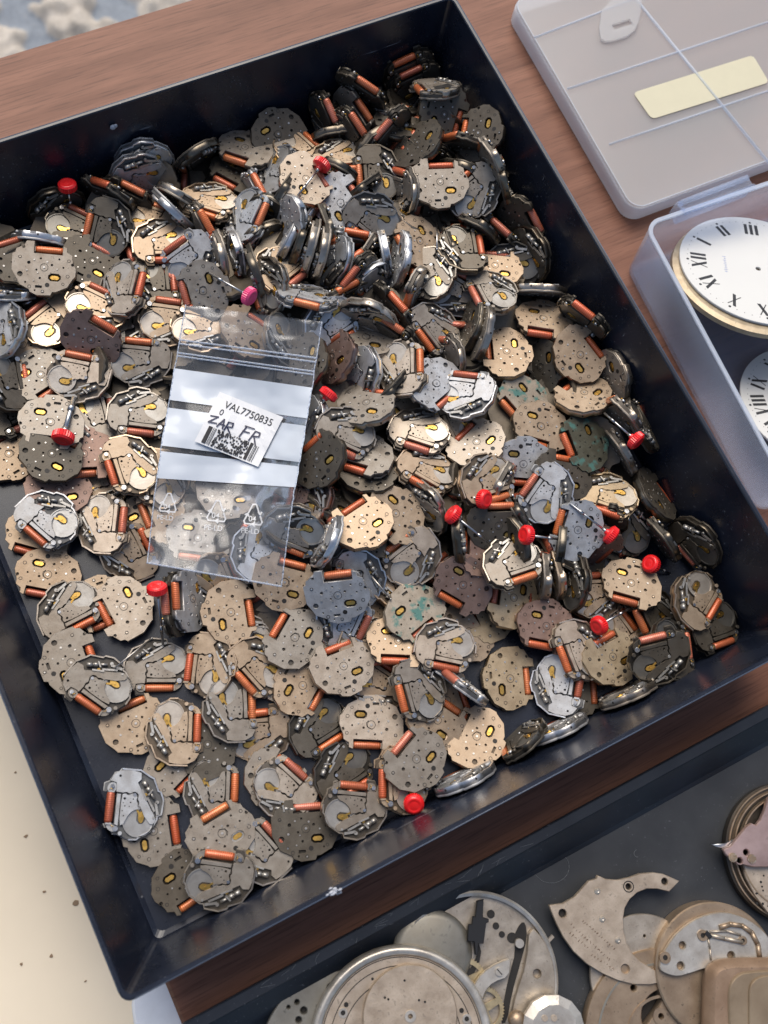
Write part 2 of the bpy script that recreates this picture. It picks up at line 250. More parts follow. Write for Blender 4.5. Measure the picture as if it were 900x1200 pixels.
182.97 98.49 16.50 -0.042 -0.447 0.892 0.056 t P tan movement plate up, coil bottom, left of the heavily corroded plate
194.47 87.42 15.75 -0.119 0.035 0.991 0.053 h P corroded dark movement plate up, coil left, left of the right-wall red crown
160.46 100.87 17.25 0.121 0.564 0.811 -0.099 g P grey movement plate up, coil upper left, above the short-stemmed red crown
171.87 89.87 15.75 0.142 -0.504 0.846 0.099 b P steel-blue movement plate up, coil bottom, upper right of the short-stemmed red crown
181.24 79.20 17.50 -0.109 0.857 0.499 -0.072 d P dark movement plate up, coil top, lower left of the heavily corroded plate
156.05 88.13 22.25 0.663 -0.039 0.097 -0.742 t M tan movement gears up, coil bottom, above the short-stemmed red crown
208.66 88.98 22.50 0.431 0.419 0.442 0.666 g M grey movement on edge, upper left of the right-wall red crown, coil upper right
213.30 83.83 21.25 0.894 0.107 0.417 0.121 d M dark movement on edge, above the right-wall red crown, coil upper right
206.37 79.57 13.00 0.603 0.364 0.452 0.547 g M grey movement on edge, lower left of the right-wall red crown, coil upper right
214.78 103.57 17.25 0.607 0.144 0.780 0.041 g P grey movement on edge, lower left of the tray's right wall, coil left
190.92 75.19 12.00 0.933 0.094 0.091 0.336 t M tan movement gears up, coil top, below the heavily corroded plate
142.75 126.84 14.75 -0.050 0.984 0.157 -0.071 t P tan movement plate up, coil upper right, lower left of the shiny steel-blue plate
158.99 112.30 14.25 -0.000 0.117 -0.058 0.991 t M tan movement gears up, coil left, lower right of the shiny steel-blue plate
121.37 88.08 14.75 0.738 -0.035 0.126 -0.662 d M dark movement gears up, coil lower right, left of the ribbed central crown
116.72 73.00 9.75 0.996 0.036 0.079 -0.031 t M tan movement gears up, coil right, upper left of the green-stained plate
176.72 26.86 4.75 0.992 0.046 0.074 0.096 t M tan movement gears up, coil upper right, lower right of the round lower-right crown
71.96 186.61 13.00 0.781 0.079 0.037 0.619 d M dark movement gears up, coil top, left of the bag's upper left corner
149.70 192.35 17.50 0.491 0.541 0.359 0.580 d M dark movement on edge, below the slanting red crown, coil upper right
139.44 209.37 17.75 0.596 0.743 0.246 0.179 d P dark movement on edge, lower left of the slanting red crown, coil upper left
132.07 214.48 14.75 0.771 0.049 -0.634 -0.014 b M steel-blue movement on edge, lower left of the slanting red crown, coil top
136.71 195.37 24.00 -0.333 0.610 -0.524 0.493 b P steel-blue movement on edge, lower left of the slanting red crown, coil lower right
118.72 184.60 19.75 0.521 -0.521 -0.554 0.387 d P dark movement on edge, above the pink crown, coil left
162.95 211.58 15.50 0.698 -0.545 0.300 -0.354 d M dark movement on edge, lower right of the slanting red crown, coil lower right
167.25 201.85 16.25 0.571 0.804 -0.007 0.167 d P dark movement on edge, lower right of the slanting red crown, coil upper right
177.95 194.13 21.00 0.739 -0.271 -0.561 0.256 g M grey movement on edge, right of the slanting red crown, coil top
186.87 186.70 16.00 -0.086 0.022 0.766 0.637 d P dark movement on edge, below the tray's far right corner, coil left
163.87 176.33 15.50 0.531 -0.317 0.567 -0.544 b M steel-blue movement on edge, lower right of the slanting red crown, coil bottom
157.30 180.63 13.00 0.550 0.776 0.098 0.291 g P grey movement on edge, lower right of the slanting red crown, coil upper right
142.80 168.23 17.00 0.573 -0.426 -0.473 -0.516 d M dark movement on edge, right of the bag's zip, coil lower right
165.09 157.44 19.50 -0.010 0.373 -0.548 0.749 g M grey movement on edge, above the shiny steel-blue plate, coil left
150.20 147.31 18.00 0.754 0.219 -0.590 0.188 d M nearest dark movement on edge, upper left of the shiny steel-blue plate, coil upper right
183.22 168.99 14.50 0.498 0.632 0.443 0.396 d P dark movement on edge, upper left of the large tan plate, coil top
197.96 172.12 17.25 0.362 0.288 0.521 0.718 d M dark movement on edge, left of the far right wall, coil left
212.49 167.79 19.25 -0.287 0.786 -0.054 0.545 d P dark movement on edge, left of the far right wall, coil right
208.89 188.52 29.25 0.482 0.467 0.412 0.617 g M grey movement on edge, upper left of the far right wall, coil upper left
202.27 191.82 21.00 0.236 0.748 0.294 -0.546 d P dark movement on edge, lower right of the tray's far right corner, coil bottom
194.06 204.32 16.25 0.697 0.223 -0.603 0.318 d M dark movement on edge, below the tray's far right corner, coil top
178.45 214.83 18.00 0.640 -0.750 0.086 0.142 d P dark movement on edge, right of the slanting red crown, coil right
169.51 227.23 14.00 0.538 -0.279 0.525 0.597 d M dark movement on edge, upper right of the slanting red crown, coil lower left
165.11 133.95 15.00 0.699 -0.256 -0.552 0.375 g M grey movement on edge, above the shiny steel-blue plate, coil top
142.35 131.09 16.75 0.525 0.823 0.049 0.213 d P dark movement on edge, left of the shiny steel-blue plate, coil upper right
162.16 85.14 15.75 0.687 0.630 0.088 0.351 g M grey movement on edge, upper right of the short-stemmed red crown, coil top
170.46 60.00 12.75 -0.405 0.242 -0.617 0.630 d M dark movement on edge, right of the half-hidden red crown, coil left
109.29 209.61 15.25 0.779 0.201 -0.589 -0.072 g M grey movement on edge, above the bag's upper left corner, coil upper right
91.59 231.28 12.50 -0.280 0.751 0.240 0.548 d P dark movement on edge, right of the back-wall red crown, coil top
108.40 224.71 13.75 0.730 -0.500 0.266 -0.382 g M grey movement on edge, above the bag's upper left corner, coil lower right
155.00 66.09 16.25 0.580 0.268 0.758 0.132 d P dark movement on edge, lower left of the half-hidden red crown, coil left
103.05 90.69 13.25 0.635 0.607 0.230 0.419 g M grey movement on edge, upper right of the bag's lower right corner, coil upper right
187.71 62.50 10.25 0.660 0.124 -0.603 0.431 d M dark movement on edge, upper left of the edge-lying red crown, coil top"""
FILL="""199.46 126.68 7.75 0.92 0.13 -0.28 0.22
202.96 140.36 4.75 -0.07 0.81 0.58 -0.05
75.89 120.49 5.00 -0.12 0.53 0.84 0.02
88.04 95.04 4.25 -0.02 0.98 -0.19 -0.03
178.03 189.10 4.75 0.72 -0.09 0.03 -0.69
188.72 72.39 7.00 -0.18 0.21 0.12 0.95
85.25 230.49 6.75 -0.18 0.93 0.30 0.12
80.52 127.63 7.00 0.11 0.74 -0.66 0.07
92.84 101.90 9.25 -0.19 0.54 0.76 -0.30
196.81 182.95 4.75 -0.11 -0.09 0.03 0.99
53.13 225.58 6.00 0.01 0.92 -0.34 -0.17
200.39 121.48 10.25 0.91 0.11 -0.10 0.40
113.31 77.32 6.50 -0.13 0.80 0.57 -0.14
47.37 177.26 5.00 -0.03 -0.05 -0.10 0.99
110.37 206.23 4.50 0.63 0.09 -0.00 -0.78
182.20 91.39 4.25 0.76 0.02 0.03 0.64
73.50 207.95 5.00 0.97 0.10 0.02 0.22
133.91 112.74 4.50 0.04 0.95 0.32 0.07
194.02 176.50 7.00 0.81 0.13 -0.13 -0.55
136.60 123.84 7.75 0.93 -0.27 0.00 -0.26
158.21 44.46 6.25 0.27 0.20 -0.04 0.94
156.20 222.52 4.50 -0.36 -0.06 -0.04 0.93
52.27 220.67 11.00 0.66 0.26 -0.08 -0.70
198.58 208.69 4.75 -0.01 0.97 -0.21 -0.09
202.56 71.05 4.75 -0.01 0.77 0.63 -0.06
93.06 229.63 9.75 -0.14 -0.02 0.01 0.99
156.80 225.19 9.25 0.62 0.21 -0.19 -0.73
122.99 150.21 5.25 0.11 0.83 -0.54 0.09
90.02 118.14 7.75 0.92 -0.01 -0.16 -0.36
178.90 104.80 4.75 0.01 0.89 0.45 0.08
36.64 215.18 5.00 0.91 -0.10 0.02 -0.40
197.05 138.78 10.25 0.96 0.03 -0.10 -0.26
84.99 153.49 9.00 0.68 -0.41 -0.03 -0.61
59.34 170.20 5.00 0.94 -0.10 -0.01 -0.32
77.20 102.58 7.50 0.92 0.26 -0.01 0.29
73.91 173.41 7.25 0.72 -0.05 -0.24 0.65
201.43 230.69 9.00 -0.20 0.37 -0.13 0.90
75.85 202.93 7.50 0.16 -0.39 0.89 0.16
168.93 65.32 4.00 0.55 0.01 0.00 0.84
70.40 166.99 9.00 0.55 0.00 -0.00 -0.84
93.83 134.91 5.25 0.79 -0.10 0.01 -0.60
100.27 154.88 4.50 0.98 0.04 0.04 -0.18
145.99 113.32 8.50 0.40 0.23 0.22 0.86
55.97 177.91 10.00 -0.20 0.67 -0.62 0.36
79.31 80.77 6.00 0.65 -0.05 -0.16 0.74
179.80 92.69 7.75 -0.02 0.92 -0.40 -0.02
187.92 167.38 7.25 1.00 0.00 0.00 -0.01
36.56 227.28 6.75 0.94 0.07 0.04 -0.34
179.21 120.41 8.75 0.38 -0.58 0.72 -0.00
21.00 218.92 5.25 0.09 -0.70 0.70 0.10
132.31 99.94 5.50 -0.10 0.94 -0.33 -0.08
43.48 181.39 8.50 0.03 0.84 0.54 -0.01
31.05 199.01 10.25 -0.19 -0.01 0.88 -0.44
50.45 161.15 6.25 0.63 -0.12 0.04 -0.77
170.28 162.73 4.50 0.94 -0.06 -0.00 -0.32
32.83 209.68 9.25 0.73 0.00 -0.02 -0.68
136.73 197.95 4.25 0.00 0.78 0.62 0.05
150.84 119.35 10.50 0.63 0.09 -0.03 -0.77
85.49 218.97 7.00 -0.01 -0.58 0.81 -0.01
189.43 82.74 8.50 0.08 0.59 0.80 -0.03
114.85 143.18 10.00 0.68 0.05 0.50 -0.54
151.01 63.51 4.50 -0.45 0.08 0.01 0.89
90.47 184.91 7.00 0.87 0.19 -0.09 -0.45
95.37 142.37 8.75 0.01 0.24 -0.02 0.97
129.83 135.03 5.25 0.96 -0.03 0.10 -0.25
105.27 211.95 7.50 -0.29 -0.00 0.00 0.96
170.96 110.75 9.50 -0.36 0.83 0.39 -0.14
100.89 116.82 10.00 -0.10 -0.28 0.95 -0.04
94.24 83.84 6.00 -0.15 -0.06 -0.06 0.98
142.11 167.62 4.00 0.40 -0.00 0.01 0.92
21.75 192.52 5.50 0.14 0.94 -0.31 -0.00
127.60 173.43 4.75 0.49 -0.07 0.06 0.87
178.36 184.67 8.75 -0.20 0.06 0.97 -0.09
108.99 93.65 4.50 0.33 -0.02 0.06 0.94
64.34 137.37 4.50 0.12 -0.07 -0.02 0.99
106.32 168.30 6.25 -0.06 -0.13 0.98 0.17
18.99 202.77 9.00 0.88 -0.02 -0.01 -0.47
207.71 157.29 8.75 0.27 -0.39 -0.01 0.88
188.45 233.40 10.00 -0.29 0.59 0.75 0.05
131.35 91.81 6.75 0.75 0.14 -0.05 -0.65
99.78 203.23 9.25 0.98 0.07 -0.03 -0.20
130.61 126.97 12.50 -0.23 0.97 0.07 -0.08
63.80 231.03 6.75 -0.13 0.33 0.93 0.06
101.52 180.01 11.00 0.01 0.05 -0.04 1.00
140.18 87.63 10.50 0.40 0.91 -0.09 -0.05
164.32 124.19 8.50 0.62 -0.29 0.08 -0.72
67.92 194.54 6.50 -0.04 -0.01 0.98 0.18
128.31 140.83 10.50 0.16 -0.49 0.85 0.13
109.39 195.09 9.00 -0.13 -0.19 0.97 0.12
135.65 70.63 5.25 0.15 0.09 -0.08 0.98
187.61 149.84 5.00 -0.01 0.04 0.07 1.00
175.50 161.08 7.75 0.90 -0.07 0.04 -0.43
148.08 81.58 13.75 -0.07 0.65 0.67 -0.34
180.27 57.62 4.75 0.99 0.05 -0.00 -0.09
156.17 61.26 8.00 -0.07 0.94 0.33 0.08
176.56 78.08 10.25 0.52 0.05 -0.06 -0.85
110.95 123.09 8.50 -0.04 0.00 -0.02 1.00
53.15 193.17 7.50 -0.04 0.63 0.77 -0.10
142.70 207.18 5.75 0.02 0.77 0.62 -0.13
180.65 190.29 11.00 0.55 -0.00 0.02 -0.84
110.50 199.81 13.25 0.05 -0.04 1.00 0.01
192.39 191.68 9.75 -0.30 0.36 0.86 -0.17
190.42 102.84 8.50 -0.17 0.01 0.01 0.99
102.29 155.71 9.50 0.61 0.11 -0.11 -0.78
65.47 211.51 10.50 0.85 -0.01 0.01 0.53
166.67 216.25 7.75 -0.34 0.13 -0.21 0.91
130.81 225.90 4.50 0.58 0.07 -0.00 0.81
97.23 166.91 10.75 0.86 -0.07 -0.11 -0.49
128.13 203.07 8.00 0.17 0.74 -0.65 -0.08
204.18 167.94 7.25 0.24 0.24 0.93 -0.10
120.82 137.45 13.50 -0.05 0.97 -0.23 0.00
70.53 185.08 9.00 0.97 0.15 0.16 -0.06
76.70 227.44 10.00 -0.13 0.08 0.04 0.99
132.45 171.65 9.25 0.75 0.23 0.08 0.61
137.00 147.71 12.25 0.81 -0.27 -0.01 0.53
204.57 200.11 7.25 0.39 -0.03 0.03 0.92
179.49 159.30 11.50 0.52 0.18 -0.12 0.83
172.34 179.10 13.25 0.96 -0.12 -0.05 0.26
155.57 157.54 5.50 0.98 0.09 0.11 0.10
126.55 219.94 7.25 0.08 -0.10 -0.22 0.97
159.64 135.49 6.50 -0.11 0.96 0.23 0.10
133.75 111.64 13.00 0.94 -0.34 0.10 0.04
147.15 104.50 11.50 0.77 0.19 -0.05 0.60
163.50 101.21 10.25 -0.09 -0.29 0.95 -0.10
198.13 155.08 10.50 0.19 0.90 0.40 -0.06
140.66 195.94 8.50 0.05 0.39 0.92 0.07
109.23 217.97 12.00 0.75 0.23 -0.03 -0.62
114.93 100.25 7.75 -0.11 0.81 -0.51 -0.28
44.88 211.80 12.25 0.86 -0.07 -0.01 0.50
126.21 172.87 14.25 -0.04 0.71 0.70 -0.03
178.00 218.57 8.50 -0.14 0.68 0.70 0.15
106.33 130.56 11.75 0.65 -0.13 -0.05 0.75
152.92 202.97 9.00 0.04 0.90 -0.42 0.08
119.28 188.56 10.50 0.02 -0.53 0.85 -0.02
194.89 55.99 4.25 0.67 0.03 0.01 -0.74
87.80 194.98 11.75 0.96 0.07 -0.20 0.18
172.56 58.15 10.00 0.24 0.27 0.33 0.87
129.24 78.92 10.50 0.78 -0.08 0.06 -0.62
145.15 135.49 9.00 0.01 0.19 0.98 -0.09
200.50 87.22 10.00 0.21 -0.47 0.86 -0.04
129.43 151.88 14.00 0.24 -0.04 0.09 0.97
161.39 187.84 5.25 0.75 0.01 -0.06 0.66
167.82 158.34 14.25 -0.27 0.11 -0.01 0.96
132.69 159.38 16.75 -0.04 0.84 -0.54 0.04
175.73 193.57 14.25 0.78 0.01 0.02 -0.63
162.16 75.47 9.75 0.76 0.11 -0.21 0.60
190.99 135.76 13.25 -0.02 -0.04 0.98 0.17
120.59 105.84 11.25 0.06 0.93 -0.29 -0.20
189.08 219.12 10.50 0.18 0.94 -0.26 -0.16
119.60 159.70 14.25 0.25 -0.41 0.86 -0.20
110.82 185.54 15.75 -0.09 -0.32 0.88 -0.33
21.52 226.26 8.00 -0.18 -0.06 0.96 -0.19
127.56 202.60 13.75 0.17 -0.17 -0.05 0.97
199.59 107.89 10.75 0.77 0.01 0.07 0.63
152.02 92.75 11.00 -0.22 -0.35 0.83 0.38
156.28 209.56 12.50 -0.08 -0.48 0.87 0.06
163.28 143.67 11.25 0.98 0.09 0.09 0.18
172.18 209.80 9.75 -0.11 0.97 -0.03 -0.23
173.54 137.90 12.00 0.79 0.19 -0.32 0.48
72.25 146.15 8.50 -0.36 -0.28 0.17 0.88
149.49 135.90 13.00 0.25 0.83 0.48 -0.14
185.19 155.40 14.00 0.08 0.29 0.95 -0.06
169.21 206.21 15.50 0.02 0.96 0.28 0.06
174.94 231.61 10.50 0.83 0.43 0.19 0.29
143.29 184.06 9.75 -0.02 0.95 -0.02 0.30
143.22 172.20 13.75 0.13 0.28 0.95 -0.01
119.37 231.67 8.50 0.22 -0.01 -0.00 0.98
156.97 145.83 15.00 0.03 0.77 0.63 -0.02
155.78 171.03 11.50 -0.16 0.09 0.98 -0.10
150.61 229.29 11.00 0.04 0.57 0.82 -0.09
84.35 162.64 10.00 0.41 0.85 0.18 -0.28
103.92 101.75 12.25 0.52 0.02 0.14 0.84
140.38 210.37 12.25 0.00 0.16 0.99 -0.01
163.63 93.08 13.50 -0.03 0.46 0.89 0.06
187.15 177.38 13.50 0.02 0.98 0.13 0.15
81.29 136.57 12.00 0.74 0.23 0.15 -0.61
124.92 93.91 11.25 -0.10 -0.04 0.94 0.33
160.81 192.09 13.50 0.53 0.18 -0.13 -0.82
172.26 132.95 15.25 0.80 -0.16 0.20 0.54
191.85 202.55 12.75 -0.15 0.52 0.83 -0.11
206.17 181.19 11.00 0.03 -0.59 0.77 -0.23
138.08 190.08 13.50 -0.31 0.07 -0.32 0.89
83.89 177.62 11.75 0.03 -0.35 0.94 0.04
64.32 152.13 8.50 0.71 -0.03 -0.06 0.71
171.08 41.20 4.75 -0.17 -0.08 0.06 0.98
152.05 159.07 16.50 0.68 -0.00 0.03 -0.73
128.85 187.68 17.50 0.01 0.97 -0.22 -0.01
179.03 105.49 11.75 -0.03 0.89 0.45 -0.01
28.96 233.54 11.75 -0.04 -0.53 0.83 0.18
103.47 233.75 11.00 0.21 0.30 0.87 0.33
206.58 102.67 11.75 -0.26 -0.38 0.88 0.14
91.39 70.02 5.00 -0.07 0.42 0.91 -0.04
90.98 210.75 12.00 0.04 -0.01 -0.02 1.00
110.35 169.17 14.25 0.48 -0.01 -0.01 0.88
43.55 232.96 11.00 -0.04 -0.62 0.78 0.00"""
STEMS="""74.16 237.42 22.11 72.86 234.80 13.11 red red crown with round top on its stem by the back wall
154.88 210.72 26.76 142.39 203.04 26.44 red red crown slanting on its stem at the heap top
111.70 174.09 28.06 103.84 188.55 24.48 pink pink crown on a long thin stem above the bag
121.51 134.39 24.18 113.50 130.50 21.34 red red crown touching the right edge of the bag
40.57 156.41 18.71 48.44 168.56 16.13 red big red crown on a thick bright shank at the left
139.27 81.55 26.59 147.29 69.23 20.92 red ribbed red crown on a bright stem at the centre
150.32 81.88 27.12 144.43 89.69 17.32 red red crown on a short stem pointing left
157.08 65.93 27.48 168.08 61.04 21.74 red half-hidden red crown behind a grey movement
203.67 78.31 30.72 200.30 91.36 27.69 red red crown on a stem near the right wall
184.28 55.14 21.97 176.56 69.74 23.37 red red crown lying on edge on a long slanting stem
196.03 41.73 12.33 204.58 36.53 3.33 red bright red crown seen from above near the right corner
168.20 31.43 16.58 183.03 31.99 9.71 red round red crown low at right above a yellowish plate
48.07 99.32 20.24 42.81 85.59 6.71 red small red crown half hidden below the bag on a vertical stem
90.95 8.99 14.02 93.55 12.47 5.02 red red crown seen from its side at the front edge"""
PINS="""184.60 179.39 21.01 177.75 167.42 24.93 bare steel pin standing upright below the large grey plate
109.40 75.91 16.74 111.94 67.29 15.20 thin dark pin slanting across tan movements near the centre
27.16 84.13 11.83 40.49 88.66 7.15 thin dark pin left of the small red crown's stem"""
BAGZ="""2398 2382 2384 2378 2383 2373 2406 2423 2446 2501 2522 2598 2654 2752 2811 2880 2982 3036 3086 3126 3137 3140 3139 3132
2342 2327 2313 2301 2298 2321 2333 2366 2372 2424 2460 2532 2581 2659 2761 2840 2910 3007 3054 3098 3107 3128 3126 3127
2280 2275 2248 2247 2249 2245 2261 2298 2322 2374 2404 2481 2541 2606 2722 2796 2866 2953 2993 3034 3071 3083 3078 3083
2228 2197 2166 2164 2169 2199 2214 2255 2274 2329 2372 2416 2506 2569 2641 2746 2805 2898 2941 2954 2994 3004 3032 3033
2171 2128 2107 2118 2118 2139 2161 2192 2242 2274 2338 2380 2461 2522 2594 2694 2755 2790 2857 2883 2931 2944 2972 2961
2075 2043 2033 2041 2057 2082 2128 2148 2200 2229 2291 2322 2378 2476 2529 2630 2672 2719 2791 2822 2846 2866 2897 2914
2019 1984 1975 1980 2018 2035 2083 2106 2152 2165 2222 2266 2308 2382 2442 2538 2597 2651 2704 2742 2794 2819 2835 2857
1923 1905 1911 1925 1969 1998 2036 2054 2087 2110 2126 2177 2185 2284 2352 2438 2511 2551 2640 2684 2723 2767 2790 2818
1876 1858 1870 1889 1927 1956 1997 2017 2021 2037 2013 2055 2087 2177 2207 2275 2386 2458 2572 2619 2670 2731 2763 2782
1811 1804 1825 1850 1879 1929 1943 1962 1951 1949 1943 1963 1967 2019 2075 2161 2278 2374 2446 2564 2627 2676 2730 2747
1779 1776 1783 1816 1850 1893 1908 1923 1918 1900 1864 1866 1877 1897 1971 2024 2176 2264 2362 2509 2586 2645 2711 2727
1746 1741 1755 1793 1821 1864 1876 1880 1875 1837 1795 1762 1771 1810 1851 1906 2075 2176 2301 2456 2557 2627 2686 2726
1731 1726 1732 1767 1793 1838 1863 1862 1848 1811 1779 1733 1704 1728 1756 1842 1970 2104 2235 2423 2540 2639 2702 2749
1716 1711 1713 1748 1776 1811 1845 1847 1837 1819 1763 1709 1667 1672 1708 1766 1923 2055 2185 2349 2511 2660 2756 2784
1712 1704 1708 1727 1764 1788 1835 1843 1833 1818 1764 1710 1669 1644 1675 1716 1814 2001 2180 2377 2526 2685 2794 2865
1714 1706 1700 1720 1757 1782 1816 1839 1835 1810 1784 1722 1665 1630 1637 1694 1799 2007 2213 2399 2603 2776 2872 2959
1715 1709 1707 1713 1745 1760 1792 1815 1811 1788 1762 1706 1659 1616 1627 1696 1813 1990 2157 2397 2683 2858 2957 2995
1723 1712 1705 1700 1720 1748 1761 1770 1759 1743 1713 1665 1645 1614 1618 1699 1803 1993 2229 2478 2708 2852 2989 3062
1728 1709 1696 1688 1694 1707 1706 1722 1716 1700 1667 1629 1598 1585 1599 1673 1843 2053 2297 2543 2724 2902 3007 3071
1724 1703 1688 1672 1657 1665 1669 1672 1657 1646 1619 1588 1547 1545 1597 1674 1830 2114 2357 2549 2754 2906 3000 3043
1709 1681 1660 1636 1614 1602 1598 1596 1581 1565 1547 1526 1518 1525 1593 1709 1845 2057 2288 2510 2760 2880 2967 3009
1696 1666 1636 1600 1581 1568 1551 1543 1533 1519 1507 1493 1498 1531 1617 1759 1905 2118 2335 2506 2679 2841 2908 2943
1646 1620 1587 1551 1528 1505 1491 1482 1482 1475 1474 1477 1498 1563 1641 1796 1987 2194 2353 2531 2657 2808 2859 2893
1608 1583 1550 1513 1488 1467 1464 1457 1459 1459 1470 1491 1521 1600 1730 1853 2075 2231 2410 2527 2652 2742 2816 2818
1535 1534 1507 1476 1453 1424 1421 1431 1444 1459 1475 1514 1587 1678 1790 1960 2137 2252 2457 2556 2645 2722 2788 2786
1475 1453 1435 1411 1397 1399 1409 1421 1436 1475 1509 1561 1633 1753 1895 2056 2169 2314 2425 2558 2650 2707 2759 2773
1419 1403 1383 1375 1374 1374 1400 1416 1449 1487 1533 1608 1703 1784 1917 2064 2200 2317 2427 2560 2636 2704 2754 2777
1339 1335 1323 1333 1352 1362 1391 1424 1467 1522 1571 1624 1750 1822 1935 2048 2195 2297 2389 2492 2623 2699 2744 2770
1286 1292 1306 1314 1354 1378 1411 1454 1485 1526 1602 1648 1743 1829 1925 2000 2145 2233 2340 2442 2597 2675 2739 2769
1259 1263 1296 1320 1370 1411 1464 1492 1523 1552 1606 1657 1717 1811 1868 1936 2069 2173 2270 2380 2501 2640 2714 2743
1230 1243 1304 1376 1434 1474 1501 1525 1548 1578 1610 1651 1683 1757 1803 1878 1998 2077 2187 2312 2436 2603 2673 2718
1216 1277 1354 1429 1522 1565 1577 1586 1578 1585 1606 1623 1641 1701 1752 1799 1907 1996 2119 2240 2369 2536 2621 2653
1224 1307 1445 1530 1585 1619 1645 1629 1598 1582 1572 1586 1607 1654 1679 1737 1829 1925 2039 2165 2296 2460 2543 2588
1271 1372 1501 1623 1676 1698 1689 1654 1600 1569 1551 1554 1552 1580 1611 1658 1766 1851 1961 2096 2216 2379 2456 2512
1293 1433 1583 1668 1744 1746 1718 1662 1598 1554 1517 1494 1493 1511 1561 1592 1662 1786 1895 2016 2125 2286 2373 2424
1329 1447 1638 1713 1769 1767 1723 1665 1570 1512 1469 1441 1454 1451 1505 1549 1597 1723 1816 1919 2037 2191 2267 2290
1323 1464 1631 1716 1759 1757 1720 1648 1576 1485 1442 1413 1406 1421 1440 1493 1536 1660 1743 1841 1939 2080 2121 2178"""

random.seed(7)
sc=bpy.context.scene
C=sc.collection
MM=0.001
FPX=1166.54
CP=Vector(CAMP); ROTM=Matrix(ROT)
def ray(p): return ROTM @ Vector(((p[0]-450)/FPX,(p[1]-600)/FPX,1.0))
def at(p,z=0.0):
    d=ray(p); return CP+d*((z-CP.z)/d.z)
# ---------------------------------------------------------------- tags
def tag(o,label=None,cat=None,group=None,kind=None):
    if label: o['label']=label
    if cat: o['category']=cat
    if group: o['group']=group
    if kind: o['kind']=kind
    return o
def empty(name,loc=(0,0,0),rot=None):
    o=bpy.data.objects.new(name,None); C.objects.link(o); o.location=loc; o.empty_display_size=.005
    if rot is not None: o.rotation_mode='QUATERNION'; o.rotation_quaternion=rot
    return o
def link(name,me,parent=None,mats=None):
    o=bpy.data.objects.new(name,me); C.objects.link(o)
    if mats:
        for m in mats: me.materials.append(m)
    if parent: o.parent=parent
    return o
# ---------------------------------------------------------------- materials
def nt(name):
    m=bpy.data.materials.new(name); m.use_nodes=True; t=m.node_tree
    return m,t,t.nodes['Principled BSDF']
def N(t,ty,**kw):
    n=t.nodes.new(ty)
    for k,v in kw.items():
        if k in n.inputs: n.inputs[k].default_value=v
        else: setattr(n,k,v)
    return n
def ramp(t,src,a,b,ca=(0,0,0,1),cb=(1,1,1,1)):
    r=t.nodes.new('ShaderNodeValToRGB'); r.color_ramp.elements[0].position=a; r.color_ramp.elements[1].position=b
    r.color_ramp.elements[0].color=ca; r.color_ramp.elements[1].color=cb
    t.links.new(src,r.inputs[0]); return r.outputs[0]
def mix(t,fac,a,b,mode='MIX'):
    n=t.nodes.new('ShaderNodeMix'); n.data_type='RGBA'; n.blend_type=mode
    for s,v in ((n.inputs[0],fac),(n.inputs[6],a),(n.inputs[7],b)):
        if hasattr(v,'is_linked') : t.links.new(v,s)
        else: s.default_value=v
    return n.outputs[2]
def noi(t,vec,scale,detail=4,rough=.55):
    n=N(t,'ShaderNodeTexNoise',Scale=scale,Detail=detail,Roughness=rough)
    if vec is not None: t.links.new(vec,n.inputs['Vector'])
    return n.outputs['Fac']
def objvec(t,rnd=True):
    tc=N(t,'ShaderNodeTexCoord'); 
    if not rnd: return tc.outputs['Object']
    oi=N(t,'ShaderNodeObjectInfo'); mp=N(t,'ShaderNodeVectorMath',operation='ADD'); sc_=N(t,'ShaderNodeVectorMath',operation='SCALE')
    cb=N(t,'ShaderNodeCombineXYZ'); 
    for i in range(3): t.links.new(oi.outputs['Random'],cb.inputs[i])
    t.links.new(cb.outputs[0],sc_.inputs[0]); sc_.inputs['Scale'].default_value=3.0
    t.links.new(tc.outputs['Object'],mp.inputs[0]); t.links.new(sc_.outputs[0],mp.inputs[1])
    return mp.outputs[0]
def bump(t,b,h,strength,dist=.0001):
    n=N(t,'ShaderNodeBump',Strength=strength,Distance=dist); t.links.new(h,n.inputs['Height']); t.links.new(n.outputs[0],b.inputs['Normal'])
def metal(name,base=None,gain=1.0,rough=.36,met=.9,stain=.5,green=False,scale=300,bmp=.25,dark=(.035,.03,.025,1)):
    m,t,b=nt(name); v=objvec(t)
    if base is None:
        oi=N(t,'ShaderNodeObjectInfo'); col=mix(t,1.0,oi.outputs['Color'],(gain,gain,gain,1),'MULTIPLY')
    else:
        rgb=N(t,'ShaderNodeRGB'); rgb.outputs[0].default_value=(*base,1); col=rgb.outputs[0]
    n1=noi(t,v,scale,5,.65); n2=noi(t,v,scale*4,3,.6)
    col=mix(t,ramp(t,n1,.35,.7),mix(t,1.0,col,(.72,.68,.64,1),'MULTIPLY'),col)
    f=ramp(t,n2,.60,.75); col=mix(t,mix(t,1.0,f,(stain,)*3+(1,),'MULTIPLY'),col,dark)
    if green:
        n3=noi(t,v,220,4,.6); col=mix(t,ramp(t,n3,.52,.62),col,(.10,.22,.19,1))
    t.links.new(col,b.inputs['Base Color'])
    b.inputs['Metallic'].default_value=met
    r=N(t,'ShaderNodeMapRange'); t.links.new(n1,r.inputs[0]); r.inputs[3].default_value=rough-.1; r.inputs[4].default_value=rough+.17
    t.links.new(r.outputs[0],b.inputs['Roughness'])
    bump(t,b,n2,bmp,.00012)
    return m
M={}
M['plate']=metal('plate_metal',None,1.0,.46,.58,.65)
M['plate_green']=metal('plate_metal_verdigris',None,1.0,.5,.6,.6,True)
M['rim']=metal('rim_metal',None,1.5,.30,.95,.4)
M['inner']=metal('inner_body_metal',None,.30,.5,.5,.6)  # inner body tint darkened so gaps and holes read as shaded
